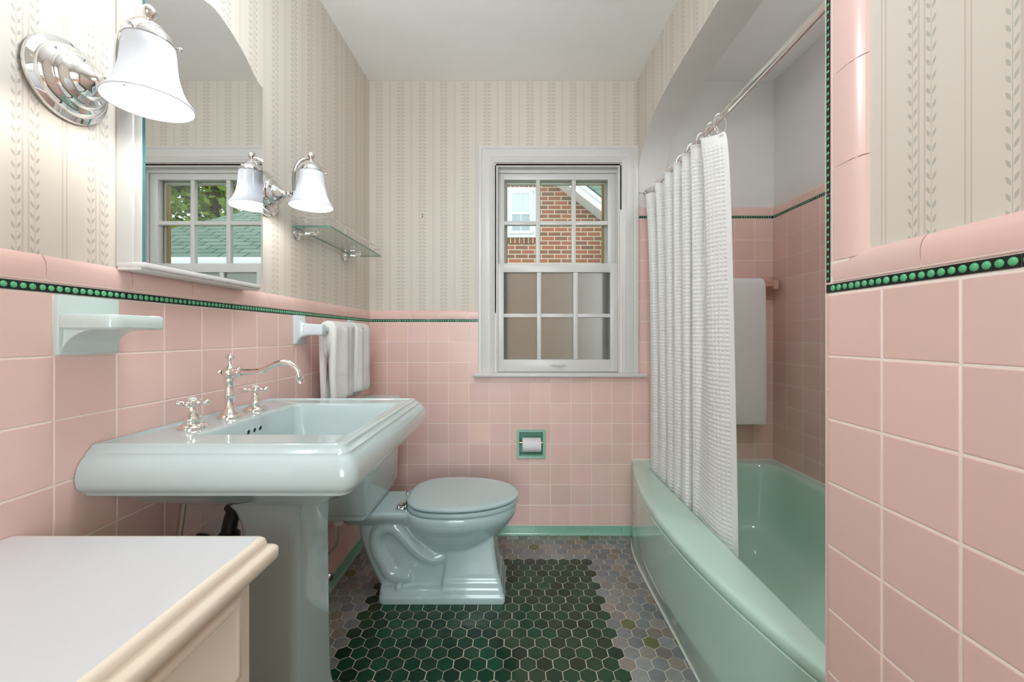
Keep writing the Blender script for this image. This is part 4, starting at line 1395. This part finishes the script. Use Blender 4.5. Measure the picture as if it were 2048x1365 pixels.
# seat and lid
b = new()
SX0, SX1 = -.447, .014
loft(b, [egg(SX0 + .008, SX1 - .006, .176, .3655), egg(SX0 + .002, SX1 - .001, .182, .3685), egg(SX0, SX1, .184, .374), egg(SX0 + .001, SX1 - .001, .183, .381), egg(SX0 + .006, SX1 - .005, .178, .3850)])
obj('seat', b, M['mint_toilet'], tl_, 35)
b = new()
loft(b, [egg(SX0 + .010, SX1 - .004, .178, .3885), egg(SX0 + .003, SX1 + .001, .184, .3910), egg(SX0, SX1 + .003, .187, .3960), egg(SX0 + .001, SX1 + .002, .186, .4015), egg(SX0 + .006, SX1 - .003, .181, .4055), egg(SX0 + .016, SX1 - .012, .171, .4075), egg(SX0 + .05, SX1 - .05, .14, .4085)])
obj('seat_lid', b, M['mint_toilet'], tl_, 35)
for s in (-1, 1):
    b = new()
    y = TY + s * .072
    box(b, -.484, -.452, y - .017, y + .017, .3632, .3685, 0, .0025)
    box(b, -.474, -.440, y - .010, y + .010, .366, .384, 0, .004)
    tube(b, [(-.447, y - .019, .3865), (-.447, y + .019, .3865)], .0065, 14)
    lathe(b, [(.010, 0), (.0105, .004), (.007, .010), (0, .012)], 14, Matrix.Translation((-.474, y, .368)))
    obj('hinge', b, M['chrome'], tl_, 45)
# tank
b = new()
TX0, TXF = XL + .014, -.5585
def tk(x1, h_, z, r=.012): return rrect(TX0, x1, TY - h_, TY + h_, z, [.004, r, r, .004], 4)
loft(b, [tk(TXF - .016, .196, .3655), tk(TXF - .012, .200, .3700), tk(TXF - .012, .200, .385), tk(TXF - .003, .207, .390), tk(TXF, .210, .396), tk(TXF + .004, .216, .55), tk(TXF + .008, .222, .73), tk(TXF + .008, .222, .752)])
obj('tank', b, M['mint_toilet'], tl_, 35)
b = new()
loft(b, [tk(TXF + .006, .220, .7525), tk(TXF + .016, .230, .7545), tk(TXF + .020, .234, .759), tk(TXF + .020, .234, .766), tk(TXF + .012, .227, .770), tk(TXF + .009, .224, .776), tk(TXF + .008, .223, .782), tk(TXF + .004, .219, .7865), tk(TXF - .010, .205, .7880)])
obj('tank_lid', b, M['mint_toilet'], tl_, 35)
ts = thing('toilet_supply_valve', 'chrome shutoff valve and hose under the toilet tank', 'valve', (XL, 1.62, .13))
b = new()
tube(b, catmull([(-.682, 1.605, .345), (-.682, 1.605, .30), (-.690, 1.607, .265), (-.712, 1.612, .235), (-.735, 1.617, .205), (-.745, 1.62, .165), (-.745, 1.62, .150)], 6), .0048, 10)
obj('hose', b, M['braid'], ts)
b = new()
lathe(b, [(0, 0), (.017, 0), (.019, .006), (.017, .012), (.019, .018), (.014, .022), (.014, .0275), (0, .0275)], 12, Matrix.Translation((-.682, 1.605, .338)))
obj('coupling_nut', b, M['whiteplastic'], ts)
b = new()
lathe(b, [(0, 0), (.024, 0), (.022, .005), (.009, .007), (.009, .05), (0, .05)], 20, axis_mat((XL + .012, 1.62, .130), (1, 0, 0)))
lathe(b, [(0, -.016), (.0105, -.016), (.0105, .016), (.007, .018), (.007, .024), (0, .024)], 14, Matrix.Translation((-.745, 1.62, .130)))
lathe(b, [(.006, .008), (.006, .022), (.016, .023), (.017, .028), (.012, .033), (0, .034)], 14, axis_mat((-.745, 1.62, .130), (1, -.3, 0)))
obj('valve_body', b, M['chrome'], ts)

# ================================================================ PAPER HOLDER
ph = thing('toilet_paper_holder', 'sea green recessed ceramic paper holder in the pink back wall', 'toilet paper holder', (.087, D, .487))
b = new()
OX0, OX1, OZ0, OZ1 = .0105, .1635, .4090, .5640
IX0, IX1, IZ0, IZ1 = .0235, .1485, .4230, .5500
rr = lambda x0, x1, z0, z1, y, r: [(x, y, z) for x, z, _ in rrect(x0, x1, z0, z1, 0, r, 3)]
loft(b, [rr(OX0, OX1, OZ0, OZ1, D + .001, .004), rr(OX0, OX1, OZ0, OZ1, D - .006, .004), rr(OX0 + .002, OX1 - .002, OZ0 + .002, OZ1 - .002, D - .0085, .004), rr(IX0 - .002, IX1 + .002, IZ0 - .002, IZ1 + .002, D - .0085, .003), rr(IX0, IX1, IZ0, IZ1, D - .006, .003), rr(IX0 + .002, IX1 - .002, IZ0 + .002, IZ1 - .002, D + .07, .01), rr(IX0 + .03, IX1 - .03, IZ0 + .03, IZ1 - .03, D + .078, .01)], cap0=False)
obj('holder_frame', b, M['tphold'], ph, 40)
b = new()
RZ, RYc = .4915, D + .008
tube(b, [(IX0 + .0005, RYc, RZ), (IX0 + .012, RYc, RZ)], .0075, 14)
tube(b, [(IX0 + .012, RYc, RZ), (IX1 - .012, RYc, RZ)], .006, 12)
tube(b, [(IX1 - .012, RYc, RZ), (IX1 - .0005, RYc, RZ)], .0075, 14)
obj('roller', b, M['brass'], ph)
b = new()
lathe(b, [(.018, 0), (.0375, 0), (.0385, .0008), (.0385, .0992), (.0375, .1), (.018, .1), (.018, 0)], 40, axis_mat((.0395, RYc, RZ - .011), (1, 0, 0)))
tag(obj('toilet_paper_roll', b, M['paperroll'], None, 40, loc=(.09, RYc, RZ)), 'white toilet paper roll in the sea green holder', 'toilet paper')
# screw anchor left in the wall paper
o = tag(thing('wall_screw', 'two tiny screw holes left in the striped paper', 'screw', ((844.5 - CX) / 372.65, D + .006, H - (431 - CY) / 372.65)))
for k in (-1, 1):
    b = new()
    lathe(b, [(.0032, 0), (.003, .0012), (0, .0016)], 12, axis_mat(ORIG[o.name] + Vector((0, -.0004, k * .006)), (0, -1, 0)))
    obj('screw_head', b, M['void'], o)

# ================================================================ BATH
bt = thing('bathtub', 'sea green built-in bathtub with a bowed front', 'bathtub', (1.0, 1.47, 0))
YN, YFAR = YE + .009, D - .0015
ymid, yh = 1.495, .745
def rimx(y): return min(.624, .525 + .098 * (abs(y - ymid) / .70) ** 2)
def basex(y): return .569 + .055 * min(1.25, abs(y - ymid) / .70) ** 6
NY, NE = 44, 10
ylist = [YN + (YFAR - YN) * (0.5 - 0.5 * cos(pi * k / NY)) for k in range(NY + 1)]
XB1 = XT - .001
def shell(front, z, dy=0.0):
    """outline: front edge from near to far, then along the far wall, side wall and near wall"""
    out = [(front(y), y, z) for y in ylist]
    out += [(front(YFAR) + (XB1 - front(YFAR)) * k / NE, YFAR, z) for k in range(1, NE)]
    out += [(XB1, YFAR + (YN - YFAR) * k / NY, z) for k in range(NY + 1)]
    out += [(XB1 + (front(YN) - XB1) * k / NE, YN, z) for k in range(1, NE)]
    return out
NT_ = len(shell(rimx, 0))
def inner(x0, x1, y0, y1, z, r, q=None):
    """rounded rectangle sampled with the same number of points and matching order"""
    out = []
    def cl(x, y):      # pull a point of the straight rectangle to the rounded one
        cx_ = min(max(x, x0 + r), x1 - r); cy_ = min(max(y, y0 + r), y1 - r)
        dx, dy = x - cx_, y - cy_
        if (x < x0 + r or x > x1 - r) and (y < y0 + r or y > y1 - r):
            m_ = max(abs(dx), abs(dy)); l_ = sqrt(dx * dx + dy * dy)
            if l_ > 0: dx, dy = dx * m_ / l_ , dy * m_ / l_
        return (cx_ + dx, cy_ + dy, z)
    ty = lambda y: y0 + (y1 - y0) * (y - YN) / (YFAR - YN)
    out += [cl(x0, ty(y)) for y in ylist]
    out += [cl(x0 + (x1 - x0) * k / NE, y1) for k in range(1, NE)]
    out += [cl(x1, y1 + (y0 - y1) * k / NY) for k in range(NY + 1)]
    out += [cl(x1 + (x0 - x1) * k / NE, y0) for k in range(1, NE)]
    return out
RT = .402
lp_ = [shell(basex, 0), shell(lambda y: basex(y) - .002, .012)]
lip = lambda d: (lambda y: rimx(y) + d)
toe = lambda q, d=.003: (lambda y: basex(y) * (1 - q) + (rimx(y) + d) * q)
lp_ += [shell(toe(.82), .118), shell(toe(.95), .128), shell(toe(1.0), .142), shell(lip(.002), .25), shell(lip(.000), .3655), shell(lip(.0015), .3675), shell(lip(.006), .3678), shell(lip(.006), .3722), shell(lip(.001), .3728), shell(lip(0), .376), shell(lip(.0), .384), shell(lip(.002), .392), shell(lip(.0065), .398), shell(lip(.013), .4005), shell(lip(.03), .402)]
lp_ += [inner(.664, 1.345, YN + .065, YFAR - .045, RT, .10), inner(.671, 1.338, YN + .072, YFAR - .052, RT - .0015, .10), inner(.678, 1.331, YN + .080, YFAR - .058, RT - .008, .10), inner(.684, 1.325, YN + .088, YFAR - .064, RT - .022, .10), inner(.688, 1.315, YN + .105, YFAR - .074, .30, .11), inner(.712, 1.298, YN + .140, YFAR - .095, .17, .12), inner(.728, 1.282, YN + .170, YFAR - .115, .112, .13), inner(.750, 1.262, YN + .20, YFAR - .140, .086, .13), inner(.785, 1.23, YN + .25, YFAR - .18, .074, .12), inner(.88, 1.14, YN + .40, YFAR - .35, .068, .1)]
b = new()
loft(b, lp_)
obj('tub_shell', b, M['tub'], bt, 35)
b = new()
lathe(b, [(0, .006), (.026, .006), (.031, .004), (.032, 0)], 24, Matrix.Translation((1.0, YFAR - .29, .071)))
obj('tub_drain', b, M['chrome'], bt, 40)
b = new()
ring0 = [(basex(y) - .0005, y, .001) for y in ylist]
tube(b, ring0, .0045, 8)
struct('trim_2', b, [M['caulk']], 'white caulk line where the tub meets the floor')
b = new()
tube(b, [(.63, D - .002, RT), (XT - .003, D - .002, RT)], .0035, 6)
tube(b, [(XT - .002, D - .002, RT), (XT - .002, YN + .01, RT)], .0035, 6)
struct('trim_3', b, [M['caulk']], 'white caulk line between tub and wall tile')

# ================================================================ SHOWER ROD, CURTAIN
RX, RZ_ = .722, 1.836
rd = thing('shower_rod', 'chrome shower rod running through the arched tub opening', 'curtain rod', (RX, 1.47, RZ_))
b = new()
tube(b, [(RX, YE + .006, RZ_), (RX, 1.40, RZ_)], .0135, 20)
tube(b, [(RX, 1.40, RZ_), (RX, D - .001, RZ_)], .0120, 20)
obj('rod_tube', b, M['chrome'], rd)
for y, d in ((D + .0055, -1), (YE + .0055, 1)):
    b = new()
    lathe(b, [(0, 0), (.030, 0), (.031, .003), (.026, .009), (.018, .014), (.0155, .022), (.0145, .022)], 28, axis_mat((RX, y, RZ_), (0, d, 0)))
    obj('rod_flange', b, M['chrome'], rd, 50)

ct_y0, NP = 2.205, 8.0
def curtain():
    WC = .0150
    NU, NV = 360, 450
    # base line: fold curve from far to near, near edge hanging straight
    TOP, BOT = [(.730, 2.205), (.700, 2.17)], [(.735, 2.19), (.706, 2.15)]
    YK = [2.085, 1.945, 1.815, 1.705, 1.615, 1.535]
    BX_ = [(.700, 2.06), (.703, 1.96), (.700, 1.86), (.698, 1.78), (.697, 1.70), (.701, 1.60)]
    for k, y in enumerate(YK):
        TOP += [(.658, y + .022), (.672, y - .004), (.728, y - .006), (.738, y - .022)]
        X_, Y_ = BX_[k]
        if k == 4: BOT += [(.697, 1.715), (.700, 1.690), (.724, 1.684), (.722, 1.660)]
        else: BOT += [(X_, Y_ + .03), (X_ + .002, Y_ + .005), (X_ + .004, Y_ - .01), (X_ + .003, Y_ - .03)]
    TOP += [(.662, 1.492), (.690, 1.470), (.716, 1.464), (.738, 1.462)]
    BOT += [(.698, 1.47), (.701, 1.41), (.715, 1.376), (.732, 1.358)]
    cT = catmull([(x, y, 0) for x, y in TOP], 24); cB = catmull([(x, y, 0) for x, y in BOT], 24)
    def base(s, v):
        """s 0..1 far to near, v 0 top .. 1 bottom -> (x, y)"""
        q = min(len(cT) - 1.001, max(0, s * (len(cT) - 1)))
        k = int(q); r = q - k
        A = cT[k].lerp(cT[k + 1], r); B = cB[k].lerp(cB[k + 1], r)
        P = A.lerp(B, min(1, v ** .42))
        return P.x + .004 * sin(9 * s + 4 * v) * v * (1 - v), P.y
    # arc length at mid height
    S = [k / 1600 for k in range(1601)]
    Lc, acc, pv = [0.0], 0.0, base(0, .3)
    for s in S[1:]:
        q = base(s, .3)
        acc += sqrt((q[0] - pv[0]) ** 2 + (q[1] - pv[1]) ** 2)
        Lc.append(acc); pv = q
    tot = acc
    NU = int(tot / .0034)
    us, j = [], 0
    for k in range(NU + 1):
        t_ = tot * k / NU
        while j < 1599 and Lc[j + 1] < t_: j += 1
        us.append((S[j] + (S[j + 1] - S[j]) * (t_ - Lc[j]) / max(1e-9, Lc[j + 1] - Lc[j]), t_))
    ZT, ZB = 1.787, .325
    NV = int((ZT - ZB) / .0034)
    verts, faces = [], []
    ridge = lambda d: max(0.0, abs(cos(pi * d / WC))) ** 3
    ru = [ridge(t_) for _, t_ in us]
    rv = [ridge(k * (ZT - ZB) / NV) for k in range(NV + 1)]
    for k in range(NV + 1):
        v = k / NV
        dz = k * (ZT - ZB) / NV
        for i, (s, t_) in enumerate(us):
            x, y = base(s, v)
            x2, y2 = base(min(1, s + .002), v); x1, y1 = base(max(0, s - .002), v)
            tx, ty = x2 - x1, y2 - y1
            l_ = sqrt(tx * tx + ty * ty)
            hem = (tot - t_ < .020) or t_ < .020 or dz < .045
            h_ = .0064 * max(ru[i], rv[k]) - .0032 if not hem else .0012 * (1 if (int(min(tot - t_, t_) / .005) % 2) else .4) * (0 if dz < .045 and not tot - t_ < .02 else 1)
            sag = .013 * abs(sin(pi * NP * s * 1.0 + .3)) * max(0, 1 - v * 9)
            z = ZT - dz * (1 - sag / (ZT - ZB)) - sag
            verts.append((x - ty / l_ * h_ * -1, y + tx / l_ * h_ * -1, z))
    n = NU + 1
    for k in range(NV):
        for i in range(NU):
            a = k * n + i
            faces.append((a, a + 1, a + n + 1, a + n))
    me = bpy.data.meshes.new('curtain_fabric')
    o3 = Vector((RX, 1.8, ZB))
    me.from_pydata([Vector(p) - o3 for p in verts], [], faces)
    me.materials.append(M['waffle'])
    me.polygons.foreach_set('use_smooth', [True] * len(me.polygons))
    root = thing('shower_curtain', 'white waffle-weave shower curtain bunched at the window end of the rod', 'shower curtain', o3)
    o = bpy.data.objects.new('curtain_fabric', me)
    link(o, root)
    md = o.modifiers.new('thickness', 'SOLIDIFY'); md.thickness = .0014; md.offset = 0
    return root, base, ZT
croot, cbase, CZT = curtain()
NR = 8
for k in range(NR):
    s = .975 - k * (.95 / (NR - 1))
    cx_, cy_ = cbase(s, 0.0)
    b = new()
    # the ring loops over the rod and pierces the hem below
    pts = []
    for q in range(28):
        a = 2 * pi * q / 28
        pts.append((RX + .021 * sin(a) * 1.0, cy_ + .004 * cos(a), RZ_ - .016 + .034 * cos(a) - .008 * (1 - cos(a)) * .5))
    tube(b, pts, .0017, 8, closed=True)
    zb = CZT - .022
    lab = 'chrome ball-tipped curtain ring, nearest one, through the curtain corner' if k == 0 else 'chrome curtain ring half hidden behind the curtain top'
    r_ = tag(thing('curtain_ring', lab, 'curtain ring', (RX, cy_, RZ_ - .016), 'chrome curtain rings'))
    obj('ring', b, M['chrome'], r_, 60)
    b = new()
    fx_ = cx_ - .001; cy_ -= .006
    for (dy, dz_) in ((0, 0), (-.010, .004), (.010, .004), (0, -.009), (0, .010)):
        lathe(b, [(0, -.0048), (.0034, -.0034), (.0048, 0), (.0034, .0034), (0, .0048)], 10, Matrix.Translation((fx_ - .002, cy_ + dy - .001, zb + dz_)))
    tube(b, [(RX - .0155, cy_, RZ_ - .030), (fx_ - .002, cy_ - .001, zb + .008)], .0017, 8)
    obj('ball_tip', b, M['chrome'], r_, 60)

# ================================================================ SHOWER TOWEL BAR AND BATH TOWEL
BYY = D - .062
ab = thing('towel_bar', 'pink ceramic towel bar on the tub alcove end wall', 'towel bar', (1.1, D, 1.333))
for x in (.800, 1.354):
    b = new()
    lp = lambda y, hx, hz_, r: [(xx, y, zz) for xx, zz, _ in rrect(x - hx, x + hx, 1.333 - hz_, 1.333 + hz_, 0, r, 3)]
    loft(b, [lp(D + .003, .026, .050, .003), lp(D - .006, .026, .050, .004), lp(D - .009, .022, .044, .006), lp(D - .014, .0185, .030, .006), lp(D - .025, .0165, .025, .006), lp(D - .070, .0155, .023, .005), lp(D - .076, .0135, .021, .005)])
    obj('bracket', b, M['pinkceramic'], ab, 45)
b = new()
box(b, .805, 1.350, BYY - .009, BYY + .009, 1.324, 1.342, 0, .003)
obj('bar', b, M['pinkceramic'], ab)
towel('bath_towel', 'pale grey-white bath towel hanging on the bar in the tub alcove', .885, 1.298, .603, .625, .020, M['terry_grey'], 21, axis='x', bx=-BYY, bz=1.338, band=((.765, .012),), flare=.022, folds=((.3, .2, .004, .02),))

# ================================================================ ADDED FILL LAMPS, unseen: a globe above the frame's top edge
cl_ = thing('fill_pendant', 'round fill lamp added above the view, unseen', 'fill light', (-.36, .78, 2.42))
b = new()
lathe(b, [(0, .002), (.055, .002), (.057, -.008), (.040, -.020), (.010, -.026), (.006, -.030), (.006, -.36), (.03, -.365), (.045, -.385), (.045, -.40), (0, -.40)], 32, Matrix.Translation((-.36, .78, 2.42)))
obj('fill_lamp_stem', b, M['chrome'], cl_)
b = new()
lathe(b, [(.044 if k == 0 else .12 * sin(.37 + (pi - .37) * k / 18), -.385 - .112 + .12 * cos(.37 + (pi - .37) * k / 18)) for k in range(18)] + [(0, -.617)], 40, Matrix.Translation((-.36, .78, 2.42)))
obj('fill_lamp_globe', b, M['fill_globe'], cl_, 60)
# small unseen fill lamp added in the alcove ceiling to brighten the tub
sl_ = thing('alcove_fill_lamp', 'small fill lamp added in the tub alcove ceiling, unseen', 'fill light', (1.08, .98, 2.42))
b = new()
lathe(b, [(0, .002), (.095, .002), (.098, -.004), (.090, -.012), (.080, -.014)], 32, Matrix.Translation((1.08, .98, 2.42)))
obj('fill_lamp_ring', b, M['chrome'], sl_)
b = new()
lathe(b, [(.080, -.010), (.074, -.022), (.05, -.030), (0, -.034)], 32, Matrix.Translation((1.08, .98, 2.42)))
obj('fill_lamp_lens', b, M['fill_lens'], sl_, 60)
